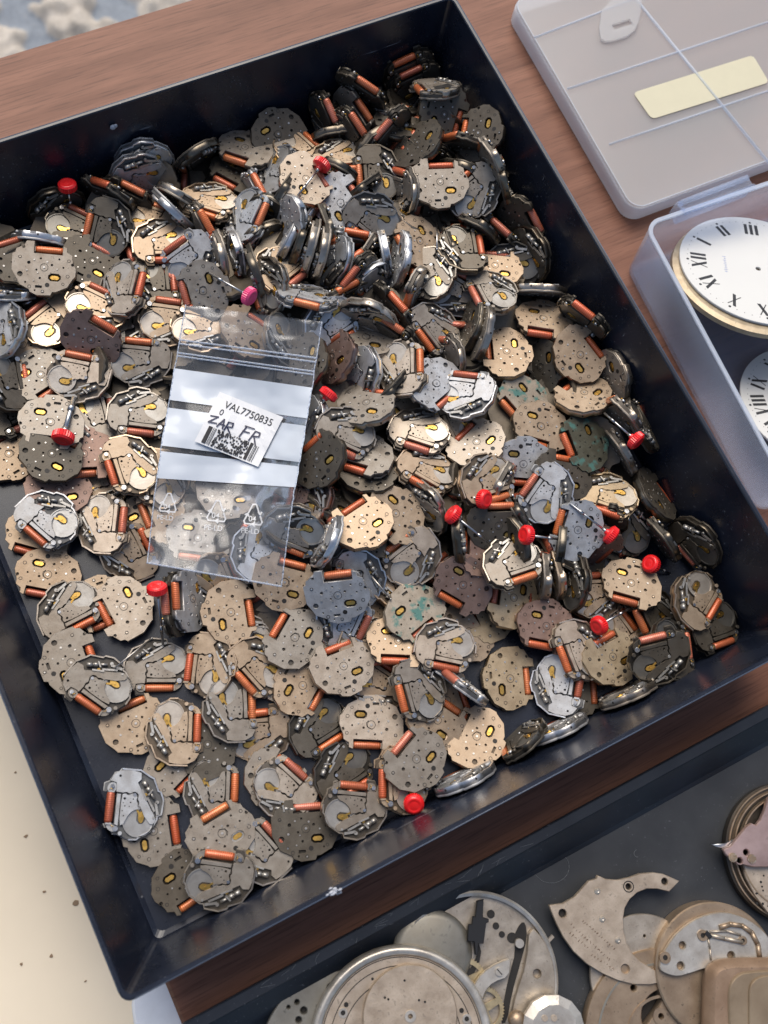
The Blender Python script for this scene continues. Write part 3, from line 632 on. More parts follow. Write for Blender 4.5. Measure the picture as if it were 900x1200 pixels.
M['bridge']=metal('bridge_metal',None,1.05,.45,.60,.55)
M['steel']=metal('polished_steel',(.60,.62,.64),1,.27,1.0,.3)
M['lever']=metal('setting_steel',(.50,.49,.46),1,.36,.75,.5)
M['cup']=metal('rotor_cup_metal',None,1,.36,.7,.25,scale=160)
M['gold']=metal('brass_rotor',(.80,.50,.13),1,.28,.95,.3)
M['hole']=metal('recess_shade_black',(.02,.018,.016),1,.5,.2,.2)  # near-black stands in for the shade inside holes, slots and grooves
M['rivet']=metal('rivet_metal',(.62,.60,.56),1,.3,.9,.4); M['slug']=metal('grey_slug',(.22,.21,.19),1,.4,.8,.4)
def coilmat():
    m,t,b=nt('copper_winding'); tc=N(t,'ShaderNodeTexCoord'); oi=N(t,'ShaderNodeObjectInfo')
    w=N(t,'ShaderNodeTexWave',Scale=520.0,Distortion=.8); w.bands_direction='Y'; w.inputs['Detail Scale'].default_value=300
    t.links.new(tc.outputs['Object'],w.inputs['Vector'])
    rr_=t.nodes.new('ShaderNodeValToRGB'); t.links.new(oi.outputs['Random'],rr_.inputs[0]); e_=rr_.color_ramp.elements; e_[0].color=(.72,.19,.05,1); e_[1].color=(.62,.20,.13,1)
    for p_,c_ in ((.25,(.60,.12,.05,1)),(.5,(.74,.24,.08,1)),(.75,(.42,.10,.05,1))): q_=e_.new(p_); q_.color=c_
    col=rr_.outputs[0]
    col=mix(t,ramp(t,noi(t,objvec(t),350,3),.45,.75),col,(.50,.12,.045,1))
    col=mix(t,ramp(t,w.outputs['Fac'],0,.35,(.55,.5,.5,1),(1,1,1,1)),(0,0,0,1),col,'MIX') if False else mix(t,1.0,col,ramp(t,w.outputs['Fac'],0,.4,(.72,.66,.62,1),(1,1,1,1)),'MULTIPLY')
    t.links.new(col,b.inputs['Base Color']); b.inputs['Metallic'].default_value=.3; b.inputs['Roughness'].default_value=.36
    b.inputs['Coat Weight'].default_value=.4; b.inputs['Coat Roughness'].default_value=.2
    bump(t,b,w.outputs['Fac'],.5,.00008); return m
M['coil']=coilmat()
def plain(name,col,rough=.5,met=0,var=.15,scale=200,bm=.0,coat=0,spec=.5):
    m,t,b=nt(name); v=objvec(t,False); n1=noi(t,v,scale,5,.6)
    c=mix(t,n1,tuple(x*(1-var) for x in col)+(1,),tuple(min(1,x*(1+var)) for x in col)+(1,))
    t.links.new(c,b.inputs['Base Color']); b.inputs['Roughness'].default_value=rough; b.inputs['Metallic'].default_value=met
    b.inputs['Coat Weight'].default_value=coat; b.inputs['Specular IOR Level'].default_value=spec
    if bm: bump(t,b,noi(t,v,scale*5,4),bm,.0001)
    return m
M['red']=plain('red_plastic',(.80,.016,.018),.34,coat=.3); M['pink']=plain('pink_plastic',(.85,.07,.22),.36,coat=.3)
M['bstone']=plain('black_plastic',(.012,.012,.013),.4)
M['ink']=plain('black_ink',(.012,.012,.016),.6); M['pen']=plain('blue_black_pen',(.012,.014,.05),.5)
M['cream']=plain('cream_paper',(.60,.56,.40),.6,var=.05); M['paper']=plain('white_label_paper',(.74,.75,.76),.45,var=.03)
M['enamel']=plain('white_enamel',(.66,.655,.62),.18,var=.04,coat=.5,scale=60)
M['dialink']=plain('dial_black',(.02,.02,.022),.4); M['dialgrey']=plain('dial_grey',(.50,.53,.52),.4); M['dialblue']=plain('dial_blue',(.12,.18,.45),.5)
M['scuff']=plain('white_scuffed_plastic',(.45,.47,.52),.6)
M['edgestrip']=plain('white_strip',(.70,.74,.80),.35)
def blackplastic(name,base=(.0085,.0115,.021),rough=.24,specks=.6):
    m,t,b=nt(name); tc=N(t,'ShaderNodeTexCoord'); v=tc.outputs['Object']
    sp=noi(t,v,900,4,.7); area=noi(t,v,28,3,.6); sm=noi(t,v,60,5,.6)
    f=mix(t,1.0,ramp(t,sp,.63,.72),ramp(t,area,.40,.62),'MULTIPLY')
    mp=N(t,'ShaderNodeMapping'); mp.inputs['Scale'].default_value=(30,1400,400); mp.inputs['Rotation'].default_value=(0,0,.5); t.links.new(v,mp.inputs['Vector'])
    s1=ramp(t,noi(t,mp.outputs[0],1,2,.5),.745,.77); s1=mix(t,1.0,s1,ramp(t,area,.5,.6),'MULTIPLY')
    f=mix(t,1.0,f,s1,'ADD'); f=mix(t,1.0,f,(specks,)*3+(1,),'MULTIPLY')
    dust=mix(t,ramp(t,sm,.4,.8),(*base,1),tuple(x*1.6+.002 for x in base)+(1,))
    t.links.new(mix(t,f,dust,(.30,.31,.34,1)),b.inputs['Base Color'])
    r=N(t,'ShaderNodeMapRange'); t.links.new(sm,r.inputs[0]); r.inputs[3].default_value=rough-.08; r.inputs[4].default_value=rough+.16; t.links.new(r.outputs[0],b.inputs['Roughness'])
    bump(t,b,sp,.06,.0001); return m
M['tray']=blackplastic('black_tray_plastic'); M['tray2']=blackplastic('charcoal_tray_plastic',(.010,.014,.021),.36,.5); M['tray2f']=blackplastic('charcoal_tray_floor',(.021,.023,.026),.42,.4)
def wood(name,ca,cb,rough,rot=0.0):
    m,t,b=nt(name); tc=N(t,'ShaderNodeTexCoord'); mp=N(t,'ShaderNodeMapping'); mp.inputs['Scale'].default_value=(9,110,60); mp.inputs['Rotation'].default_value=(0,0,rot)
    t.links.new(tc.outputs['Object'],mp.inputs['Vector'])
    n1=noi(t,mp.outputs[0],1.0,7,.65); mp2=N(t,'ShaderNodeMapping'); mp2.inputs['Scale'].default_value=(60,1500,300); mp2.inputs['Rotation'].default_value=(0,0,rot); t.links.new(tc.outputs['Object'],mp2.inputs['Vector'])
    n2=noi(t,mp2.outputs[0],1.0,3,.6); n3=noi(t,tc.outputs['Object'],8,3)
    c=mix(t,ramp(t,n1,.3,.7),ca,cb); c=mix(t,ramp(t,n2,.5,.72),c,mix(t,1.0,c,(.50,.45,.42,1),'MULTIPLY')); c=mix(t,ramp(t,n3,.3,.7),c,mix(t,1.0,c,(.72,.66,.62,1),'MULTIPLY'));b.inputs['Specular IOR Level'].default_value=.35
    t.links.new(c,b.inputs['Base Color']); b.inputs['Roughness'].default_value=rough; bump(t,b,n2,.12,.0001); return m
M['wood']=wood('warm_brown_wood',(.33,.155,.098,1),(.17,.066,.036,1),.55)
M['cloth']=plain('cream_board',(.68,.595,.46),.55,var=.14,scale=14,bm=.05)
def trans(name,tr,col,rough,alpha_tr,blue=False):
    m,t,b=nt(name); out=t.nodes['Material Output']
    b.inputs['Base Color'].default_value=(*col,1); b.inputs['Roughness'].default_value=rough
    tl=N(t,'ShaderNodeBsdfTranslucent'); tl.inputs['Color'].default_value=(*col,1)
    tp=N(t,'ShaderNodeBsdfTransparent'); tp.inputs['Color'].default_value=(*tr,1)
    m1=N(t,'ShaderNodeMixShader'); m1.inputs[0].default_value=.4; t.links.new(b.outputs[0],m1.inputs[1]); t.links.new(tl.outputs[0],m1.inputs[2])
    m2=N(t,'ShaderNodeMixShader'); m2.inputs[0].default_value=alpha_tr; t.links.new(m1.outputs[0],m2.inputs[1]); t.links.new(tp.outputs[0],m2.inputs[2])
    t.links.new(m2.outputs[0],out.inputs['Surface']); return m
M['pp']=trans('milky_polypropylene',(.93,.95,1),(.72,.80,.92),.10,.76)
M['pp_lid']=trans('milky_polypropylene_lid',(.95,.95,.96),(.82,.82,.81),.2,.60)
def filmmat():
    m,t,b=nt('clear_bag_film'); out=t.nodes['Material Output']; tp=N(t,'ShaderNodeBsdfTransparent'); tp.inputs['Color'].default_value=(.97,.98,1,1)
    gl=N(t,'ShaderNodeBsdfGlossy'); gl.inputs['Roughness'].default_value=.14; df=N(t,'ShaderNodeBsdfDiffuse'); df.inputs['Color'].default_value=(.8,.85,.9,1)
    fr=N(t,'ShaderNodeFresnel',IOR=1.6); ad=N(t,'ShaderNodeMath',operation='MULTIPLY_ADD'); t.links.new(fr.outputs[0],ad.inputs[0]); ad.inputs[1].default_value=.28; ad.inputs[2].default_value=.008
    a=N(t,'ShaderNodeMixShader'); t.links.new(ad.outputs[0],a.inputs[0]); t.links.new(tp.outputs[0],a.inputs[1]); t.links.new(gl.outputs[0],a.inputs[2])
    c=N(t,'ShaderNodeMixShader'); c.inputs[0].default_value=.035; t.links.new(a.outputs[0],c.inputs[1]); t.links.new(df.outputs[0],c.inputs[2]); t.links.new(c.outputs[0],out.inputs['Surface']); return m
M['film']=filmmat()
M['film_edge2']=trans('edge_glow_wall',(.97,.98,1),(.86,.92,.99),.25,.45)  # whitish colour stands in for the glow of plastic seen edge-on
M['film_edge']=trans('bag_film_welds',(.97,.98,1),(.80,.86,.95),.2,.45)
M['print']=plain('white_bag_print',(.58,.63,.69),.28,var=.03,scale=80,coat=.4)
M['printmark']=trans('white_printed_marks',(1,1,1),(.92,.93,.94),.4,.03)
# ---------------------------------------------------------------- geometry helpers
def circ(x,y,r,n=16,ph=0.0): return [(x+r*math.cos(ph+2*math.pi*i/n),y+r*math.sin(ph+2*math.pi*i/n)) for i in range(n)]
def ell(x,y,a,b,rot=0,n=20):
    c,s=math.cos(rot),math.sin(rot)
    return [(x+a*math.cos(t)*c-b*math.sin(t)*s,y+a*math.cos(t)*s+b*math.sin(t)*c) for t in (2*math.pi*i/n for i in range(n))]
def rect(x,y,w,h,rot=0):
    c,s=math.cos(rot),math.sin(rot); return [(x+a*c-b*s,y+a*s+b*c) for a,b in ((-w/2,-h/2),(w/2,-h/2),(w/2,h/2),(-w/2,h/2))]
def smooth(p,it=1,closed=True):
    for _ in range(it):
        q=[]
        for i in range(len(p)):
            a,b=p[i],p[(i+1)%len(p)]
            q+=[(a[0]*.75+b[0]*.25,a[1]*.75+b[1]*.25),(a[0]*.25+b[0]*.75,a[1]*.25+b[1]*.75)]
        p=q
    return p
def flat_mesh(loops,z0,z1,bev=0.0):
    cu=bpy.data.curves.new('c','CURVE'); cu.dimensions='2D'; cu.fill_mode='BOTH'
    for L in loops:
        s=cu.splines.new('POLY'); s.points.add(len(L)-1)
        for i,p in enumerate(L): s.points[i].co=(p[0],p[1],0,1)
        s.use_cyclic_u=True
    cu.extrude=max((z1-z0)/2-bev,1e-6)
    if bev: cu.bevel_depth=bev; cu.offset=-bev; cu.bevel_resolution=0
    ob=bpy.data.objects.new('c',cu); me=bpy.data.meshes.new_from_object(ob)
    bpy.data.objects.remove(ob); bpy.data.curves.remove(cu)
    me.transform(Matrix.Translation((0,0,(z0+z1)/2))); return me
class MB:
    def __init__(s): s.bm=bmesh.new()
    def mesh(s,me,mi=0,mat=None,free=True):
        n=len(s.bm.faces); nv=len(s.bm.verts); s.bm.from_mesh(me); s.bm.faces.ensure_lookup_table(); s.bm.verts.ensure_lookup_table()
        for f in s.bm.faces[n:]: f.material_index=mi
        if mat is not None: bmesh.ops.transform(s.bm,matrix=mat,verts=s.bm.verts[nv:])
        if free: bpy.data.meshes.remove(me)
        return s
    def flat(s,loops,z0,z1,mi=0,bev=0.0): return s.mesh(flat_mesh(loops,z0,z1,bev),mi)
    def prim(s,ret,mi,sm):
        fs=set(f for v in ret['verts'] for f in v.link_faces)
        for f in fs:
            f.material_index=mi
            if sm and len(f.verts)==4: f.smooth=True
        return s
    def box(s,c,d,mi=0,rot=None):
        m=Matrix.Translation(c)@(rot.to_4x4() if rot is not None else Matrix())@Matrix.Diagonal((*d,1))
        return s.prim(bmesh.ops.create_cube(s.bm,size=1,matrix=m),mi,False)
    def cyl(s,a,b,r,mi=0,n=14,r2=None,sm=True):
        a=Vector(a);b=Vector(b);d=b-a; q=d.to_track_quat('Z','Y')
        m=Matrix.Translation((a+b)/2)@q.to_matrix().to_4x4()
        return s.prim(bmesh.ops.create_cone(s.bm,cap_ends=True,segments=n,radius1=r,radius2=r if r2 is None else r2,depth=d.length,matrix=m),mi,sm)
    def ball(s,c,r,mi=0,sc_=(1,1,1),n=10):
        ret=bmesh.ops.create_uvsphere(s.bm,u_segments=n,v_segments=max(6,n//2),radius=r,matrix=Matrix.Translation(c)@Matrix.Diagonal((*sc_,1)))
        for f in set(f for v in ret['verts'] for f in v.link_faces): f.material_index=mi; f.smooth=True
        return s
    def tube(s,pts,r,mi=0,n=8):
        for a,b in zip(pts,pts[1:]): s.cyl(a,b,r,mi,n)
        for p in pts[1:-1]: s.ball(p,r,mi,n=8)
        return s
    def ring(s,x,y,z,r0,r1,h,mi=0,n=20): return s.flat([circ(x,y,r1,n),circ(x,y,r0,n)],z,z+h,mi)
    def lathe(s,prof,c=(0,0,0),mi=0,n=48):
        rows=[]
        for r,z in prof:
            rows.append([s.bm.verts.new((c[0]+r*math.cos(2*math.pi*i/n),c[1]+r*math.sin(2*math.pi*i/n),c[2]+z)) for i in range(n)] if r>1e-7 else [s.bm.verts.new((c[0],c[1],c[2]+z))])
        for A,B in zip(rows,rows[1:]):
            for i in range(n):
                j=(i+1)%n
                if len(A)==1 and len(B)==1: continue
                if len(A)==1: f=s.bm.faces.new((A[0],B[i],B[j]))
                elif len(B)==1: f=s.bm.faces.new((A[i],B[0],A[j]))
                else: f=s.bm.faces.new((A[i],B[i],B[j],A[j]))
                f.material_index=mi; f.smooth=False
        bmesh.ops.recalc_face_normals(s.bm,faces=s.bm.faces); return s
    def xf(s,m): bmesh.ops.transform(s.bm,matrix=m,verts=s.bm.verts); return s
    def scale(s,k): return s.xf(Matrix.Diagonal((k,k,k*(1.3 if abs(k-.000985)<1e-7 else 1),1)))
    def warp(s,f):
        for v in s.bm.verts: v.co=f(v.co)
        return s
    def out(s,name):
        me=bpy.data.meshes.new(name); s.bm.to_mesh(me); s.bm.free(); return me
    def build(s,name,mats,parent=None):
        me=s.out(name); return link(name,me,parent,mats)
# ---------------------------------------------------------------- the setting
def box_obj(name,lo,hi,mat,bev=0.0,**kw):
    b=MB(); b.box([(a+c)/2 for a,c in zip(lo,hi)],[c-a for a,c in zip(lo,hi)])
    if bev: bmesh.ops.bevel(b.bm,geom=b.bm.edges[:],offset=bev,segments=3,affect='EDGES')
    o=b.build(name,[mat]); return o
tb=MB()
tb.flat([[(.005,-.42),(.62,-.42),(.62,.3135),(-.45,.3135),(-.45,.14),(.005,.14)]],-.022,0,0,.0012)
tag(tb.build('table_top',[M['wood']]),'warm brown wooden table top under the trays','table',kind='structure')
tag(box_obj('board',(-.60,-.42,-.034),(.0,.128,-.016),M['cloth'],.002),'cream board beside the left side of the tray','board',kind='structure')
st=MB(); st.flat([smooth([tuple(at(p,-.008)[:2]) for p in ((150,1150),(200,1130),(207,1152),(225,1225),(160,1230))],2)],-.016,-.008,0,.001)
tag(st.build('edging_strip',[M['edgestrip']]),'bluish white strip under the near left corner of the tray','strip')
tag(box_obj('ground',(-6,-6,-.76),(8,8,-.74),plain('grey_blue_ground',(.16,.17,.19),.9),0),kind='structure')
b=MB(); rs=random.Random(21)
for px,py,s_ in ((89,1059,.0012),(30,980,.0006),(52,1045,.0005),(18,905,.0004),(60,1120,.0006),(100,1150,.0004),(25,1130,.0005)):
    w=at((px,py),-.0159); b.flat([[(w.x+s_*rs.uniform(.6,1.3)*math.cos(t_/9*6.283),w.y+s_*rs.uniform(.4,1.1)*math.sin(t_/9*6.283)) for t_ in range(9)]],-.016,-.0158)
bo_=[o for o in C.objects if o.name=='board'][0]; b.build('stain',[plain('brown_stain',(.22,.15,.09),.7)],bo_)
# rug far below the table edge
rg=MB(); NX,NY=330,170; x0,x1,y0,y1=-.75,.85,.35,1.25; vs=[]
for j in range(NY+1):
    for i in range(NX+1):
        x=x0+(x1-x0)*i/NX; y=y0+(y1-y0)*j/NY
        u=x*1.0+y*.25; stripe=abs(((u/.105)%1)-.5)*2
        nn=noise.noise(Vector((x*75,y*75,1)))*.5+.5; h=max(0,.95-stripe*1.5+(.9*noise.noise(Vector((x*38,y*38,3)))))
        z=-.735+.016*min(1,h*2.2)*(.35+.9*nn)+.002*noise.noise(Vector((x*120,y*120,5)))
        vs.append(rg.bm.verts.new((x,y,z)))
for j in range(NY):
    for i in range(NX):
        a=j*(NX+1)+i; f=rg.bm.faces.new((vs[a],vs[a+1],vs[a+NX+2],vs[a+NX+1])); f.smooth=True
def rugmat():
    m,t,b=nt('tufted_wool'); g=N(t,'ShaderNodeNewGeometry'); s=N(t,'ShaderNodeSeparateXYZ'); t.links.new(g.outputs['Position'],s.inputs[0])
    mr=N(t,'ShaderNodeMapRange'); t.links.new(s.outputs['Z'],mr.inputs[0]); mr.inputs[1].default_value=-.7345; mr.inputs[2].default_value=-.7305
    n=noi(t,g.outputs['Position'],40,5,.7); n2=noi(t,g.outputs['Position'],500,3)
    tuft=mix(t,n,(.36,.31,.25,1),(.70,.66,.60,1)); blue=mix(t,n,(.17,.20,.25,1),(.36,.40,.44,1))
    c=mix(t,mr.outputs[0],blue,tuft); c=mix(t,ramp(t,n2,.4,.8),c,mix(t,1.0,c,(.6,.58,.55,1),'MULTIPLY'))
    t.links.new(c,b.inputs['Base Color']); b.inputs['Roughness'].default_value=.95; return m
tag(rg.build('rug',[rugmat()]),'blurred blue rug with cream tufts far below the table edge','rug',kind='structure')
# ---------------------------------------------------------------- trays
def tray(name,x0,y0,x1,y1,z0,zr,ins,thick,mat,lip=.0013,mat2=None):
    b=MB(); bm=b.bm
    def rr(d,z,r):
        pts=[]; r=max(r,.0006)
        for cx,cy,a0 in ((x1-d-r,y0+d+r,-90),(x1-d-r,y1-d-r,0),(x0+d+r,y1-d-r,90),(x0+d+r,y0+d+r,180)):
            for k in range(5):
                a=math.radians(a0+k*22.5); pts.append(bm.verts.new((cx+r*math.cos(a),cy+r*math.sin(a),z)))
        return pts
    rings=[rr(ins-thick,z0,.003),rr(.0002,zr-.0025,.003),rr(-.0002,zr-.0022,.003),rr(-.0002,zr-.0003,.003),rr(.0002,zr,.003),rr(lip-.0003,zr,.0025),rr(lip,zr-.0004,.0022),rr(ins-.0008,z0+.0026+.0008,.002),rr(ins+.0006,z0+.0025,.002)]
    n=20
    for A,B in zip(rings,rings[1:]):
        for i in range(n): bm.faces.new((A[i],A[(i+1)%n],B[(i+1)%n],B[i]))
    bm.faces.new(list(reversed(rings[0]))); ff=bm.faces.new(rings[-1]); ff.material_index=1 if mat2 else 0
    bmesh.ops.recalc_face_normals(bm,faces=bm.faces)
    return b.build(name,[mat,mat2] if mat2 else [mat])
TW,TL=.22278,.24828
tr=tray('parts_tray',0,0,TW,TL,.0002,.04,.0085,.0016,M['tray'])
tag(tr,'deep glossy black plastic tray filled with watch movements','tray')
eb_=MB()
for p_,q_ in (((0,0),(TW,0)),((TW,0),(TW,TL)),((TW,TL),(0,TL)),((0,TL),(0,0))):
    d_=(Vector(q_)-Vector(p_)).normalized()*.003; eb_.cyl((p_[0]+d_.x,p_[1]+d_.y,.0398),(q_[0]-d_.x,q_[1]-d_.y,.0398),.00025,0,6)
eb_.build('rim_edge',[plain('worn_rim_highlight',(.07,.09,.13),.4)],tr)  # pale line along the rim: edge wear plus its bright reflection, painted in
sb=MB()
for k in range(15):
    p=at((392+random.gauss(0,5.5),1043+random.gauss(0,7)),.040); sb.ball((p.x,p.y*.3+.0002,.0398+random.uniform(0,.0006)),random.uniform(.0002,.0006),0,(1.6,.8,.6),6)
for k in range(3): p=at((404,1056+5*k),.039); sb.ball((p.x,-.0008,.0385-.0006*k),.0005,0,(.8,1,1.6),6)
so=sb.build('scuff',[M['scuff']],tr); so['label']='torn white scuff on the near rim'
cb=MB(); p=at((141,167),.033); cb.ball((p.x,TL-.0032,.033),.0011,0,(1,.6,1),7); cb.ball((p.x+.0009,TL-.0034,.0335),.0007,0,(1,.6,1.2),6)
tag(cb.build('crumb',[M['scuff']]),'small whitish crumb stuck on the tray back wall','crumb')
t2=tray('parts_tray',.0045,-.30,.40,-.0152,.0002,.010,.0112,.0016,M['tray2'],.0034,M['tray2f'])
tag(t2,'shallow charcoal tray in front holding large watch plates','tray')
eb=MB()
for px,py,r,a0,a1 in ((646,1016,21,-60,150),(748,1000,5,100,250)):
    pts=[]
    for k in range(13):
        a=math.radians(a0+(a1-a0)*k/12); w=at((px+r*math.cos(a),py+r*math.sin(a)*.9),.0028); pts.append((w.x,w.y,.0028))
    eb.tube(pts,.00007,0,5)
rs=random.Random(8)
for k in range(40):
    t_=rs.random(); px=300+310*t_; py=1158-165*t_+rs.gauss(0,3.5)-(0 if rs.random()<.6 else -8)
    a=at((px,py),.0102); b_=at((px+rs.uniform(3,22)*(1 if py<1158-165*t_+3 else .2),py-rs.uniform(.4,9)),.0102)
    if -.0188<a.y<-.0154 and -.0188<b_.y<-.0154: a.z=b_.z=.01005; eb.tube([a,b_],.00007,0,4)
eo=eb.build('scratch',[plain('dull_scratch',(.16,.17,.18),.6)],t2)
# ---------------------------------------------------------------- the quartz watch movement (mm, z+ = gear side)
OUT=[(.6,10.2),(-1.9,10.1),(-2.5,9.5),(-5.6,7.8),(-7.5,4.2),(-7.5,3.2),(-8.7,2.7),(-9.0,-1.6),(-8.0,-4.0),(-7.2,-4.3),(-5.5,-8.0),(-4.4,-8.5),(-1.3,-10.3),(4.3,-10.5),(4.9,-9.6),(6.2,-9.3),(7.4,-6.9),(9.0,-6.2),(9.1,-3.7)]
NOT=[(5.1,-3.7),(5.1,5.5)]
OUT2=[(8.1,5.6),(7.6,6.9),(6.2,6.9),(5.2,8.7),(3.9,8.8)]
FULL=OUT+[(7.9,-3.0),(7.6,4.8)]+OUT2
MS=MM*.985; ZK=1.3
def hexw(x,y,w,h): return [(x-w/2,y-h*.3),(x-w*.2,y-h/2),(x+w*.2,y-h/2),(x+w/2,y-h*.3),(x+w/2,y+h*.3),(x+w*.2,y+h/2),(x-w*.2,y+h/2),(x-w/2,y+h*.3)]
def inset(p,d): 
    q=[]
    for x,y in p:
        l=math.hypot(x,y); q.append((x*(l-d)/l,y*(l-d)/l))
    return q
def base_plate(var):
    b=MB(); rd=random.Random(var)
    win=hexw(-2.6,3.5,2.5,4.0)
    holes=[win,rect(-6.1,-1.3,.8,2.1),circ(-2.3,-7.5,.85,12),circ(1.7,-5.0,.5,10),circ(1.5,2.4,.36,8),circ(-3.2,-1.1,.36,8),circ(2.1,9.0,.5,8),circ(6.9,-7.0,.6,8),circ(-.5,-2.4,.3,8),circ(3.4,-1.3,.3,8),circ(.9,6.1,.28,8),circ(-4.9,-5.6,.3,8),circ(3.6,4.6,.3,6),circ(-7.4,-2.4,.28,6)]
    for cx,cy in ((-3.9,-3.6),(.2,-8.4),(5.2,-2.4),(-5.0,5.3)):
        if rd.random()<.7: holes.append(circ(cx+rd.uniform(-.3,.3),cy+rd.uniform(-.3,.3),rd.uniform(.15,.3),7))
    b.flat([OUT+NOT+OUT2]+holes,-1.35,-.8,0,.07)
    # blind recesses, engraved rings, rivets and pins on the dial side
    for x,y,r in ((-5.3,1.4,.75),): b.cyl((x,y,-1.38),(x,y,-1.34),r,4,14)
    for x,y,r in ((.5,0,1.35),(-7.6,.1,.55),(-6.3,-4.2,.6),(3.4,-7.9,.55),(-1.9,7.7,.6),(3.3,7.7,.55),(-4.6,6.4,.5)):
        b.ring(x,y,-1.38,r-.16,r,.03,2,14)
    for x,y,r in ((.5,0,.32),(-.9,-5.4,.28),(-4.2,-3.0,.2),(2.8,-3.3,.22),(.2,4.2,.2),(-1.4,-1.9,.18),(2.4,.9,.25),(-7.6,.1,.2),(3.4,-7.9,.22)):
        b.cyl((x,y,-1.5),(x,y,-1.34),r*1.25,3,8)
    if var%2: 
        b.tube([(-.8,.9,-1.38),(.0,1.6,-1.38),(1.2,1.3,-1.38),(1.9,-.4,-1.38)],.11,2,5)
    # rim standing round the gear side
    rim=OUT[:14]
    b.flat([rim+list(reversed(inset(rim,.55)))],-.8,.75,1,.05)
    for a in (3,7,10):   # rim screws / slots
        x,y=inset(rim,.05)[a]; b.cyl((x,y,.1),(x*1.012,y*1.012,.1),.3,2,8)
    return b.scale(MS).out('base_plate')
def inner_body():
    b=MB()
    b.flat([inset(OUT,.35)+NOT+inset(OUT2,.3),hexw(-2.6,3.4,2.6,4.3)],-.8,.1,0)
    b.flat([inset(OUT,.6)[:6]+[(-6,2),(-1,1),(0,8)]],.1,.3,0)
    b.flat([circ(-3.3,-3.0,1.5,18),circ(-3.3,-3.0,.4,8)],.1,.45,0); b.cyl((-3.3,-3.0,.4),(-3.3,-3.0,.7),.5,1,8)
    return b.scale(MS).out('inner_body')
def bridge(var):
    b=MB()
    wav=[(3.7,-2.9),(2.6,-3.2),(1.9,-2.7),(1.2,-2.9),(.5,-3.3),(-.5,-3.0),(-1.0,-2.2),(-.7,-1.2),(-1.3,-.4),(-1.2,.6),(-1.9,1.2)]
    up=wav+[(-.4,1.5),(.9,2.5),(1.7,3.9),(2.3,5.6),(3.7,6.1)]
    up2=[(5.05,5.7),(3.95,6.1),(3.95,-3.0),(5.05,-3.0)]
    wv2=[(x-.36,y-.44) for x,y in wav]
    ws=[wv2[0]]
    for a_,b_ in zip(wv2,wv2[1:]): ws+=[(a_[0]*.75+b_[0]*.25,a_[1]*.75+b_[1]*.25),(a_[0]*.25+b_[0]*.75,a_[1]*.25+b_[1]*.75)]
    tail=[(-.7,-6.4),(-1.7,-7.4),(-1.5,-9.3),(1.0,-9.9),(4.1,-9.8),(5.6,-9.1),(6.3,-8.7),(7.5,-6.7),(5.6,-6.3),(5.3,-4.6)]
    lo=[(5.4,-3.6)]+ws+[(-3.4,3.2),(-5.1,5.3),(-5.9,5.5),(-6.7,5.0),(-6.8,3.9),(-4.2,-.6),(-2.5,-3.4)]+tail
    b.flat([smooth(up,1),circ(2.7,-1.7,.35,8),circ(.9,-.6,.2,6)],.42,1.0,0,.05)
    b.flat([up2],.3,1.12,0,.05)
    b.flat([lo,circ(4.6,-8.2,.35,8)] if var!=1 else [[(5.4,-3.6)]+ws[:10]+[(-2.0,-3.4)]+tail],.32,.9,0,.05)
    for x,y,r in ((2.5,.4,.22),(1.2,.5,.18),(3.1,1.8,.18),(.2,-1.6,.2),(3.0,-.5,.16),(2.6,3.2,.2)): b.cyl((x,y,.9),(x,y,1.02),r,2,7)
    for x,y,r in ((4.6,6.9,.8),(6.6,-5.2,.6)): b.cyl((x,y,.6),(x,y,1.15),r,0,12); b.ring(x,y,1.12,r*.45,r*.62,.06,1,10)
    b.cyl((3.1,8.2,.5),(3.1,8.2,1.1),.6,0,10); b.cyl((-.1,-2.9,.85),(-.1,-2.9,1.15),.5,1,10)
    return b.scale(MS).out('bridge')
def coil_mesh():
    b=MB(); n=20
    prof=[(.9,-4.35),(1.12,-4.3),(1.26,-3.6),(1.3,0),(1.26,3.6),(1.12,4.3),(.9,4.35)]
    b.lathe([(0,-4.35)]+prof+[(0,4.35)],(0,0,0),0,n)
    for f in b.bm.faces: f.smooth=len(f.verts)==4
    b.xf(Matrix.Translation((6.75,.95,.02))@Matrix.Rotation(math.radians(-90),4,'X')@Matrix.Diagonal((.98,.8,1,1)))
    return b.scale(MS).out('coil')
def coil_ends():
    b=MB()
    b.flat([smooth([(6.1,5.2),(7.5,5.2),(7.3,6.4),(6.3,7.6),(4.4,8.0),(4.0,6.2),(5.4,6.0)],1)],-.1,.5,0,.04)
    b.flat([smooth([(6.1,-3.4),(7.6,-3.4),(8.2,-4.6),(7.4,-6.2),(5.6,-6.4),(5.2,-4.2)],1)],-.1,.5,0,.04)
    b.box((6.75,5.55,.1),(1.7,.5,1.5),0); b.box((6.75,-3.65,.1),(1.7,.5,1.5),0)
    b.tube([(6.2,-3.9,.9),(6.9,-4.5,1.1),(7.5,-4.2,.8)],.09,1,5); b.tube([(6.0,5.8,.9),(5.4,6.5,1.2),(4.9,6.2,1.0)],.09,1,5)
    return b.scale(MS).out('coil_ends')
def cup():
    b=MB(); b.flat([circ(-2.0,4.6,4.55,30),hexw(-2.6,3.3,2.6,4.2)],.3,.5,0,.03)
    b.ring(-2.0,4.6,.3,4.35,4.65,.45,0,30)
    return b.scale(MS).out('rotor_cup')
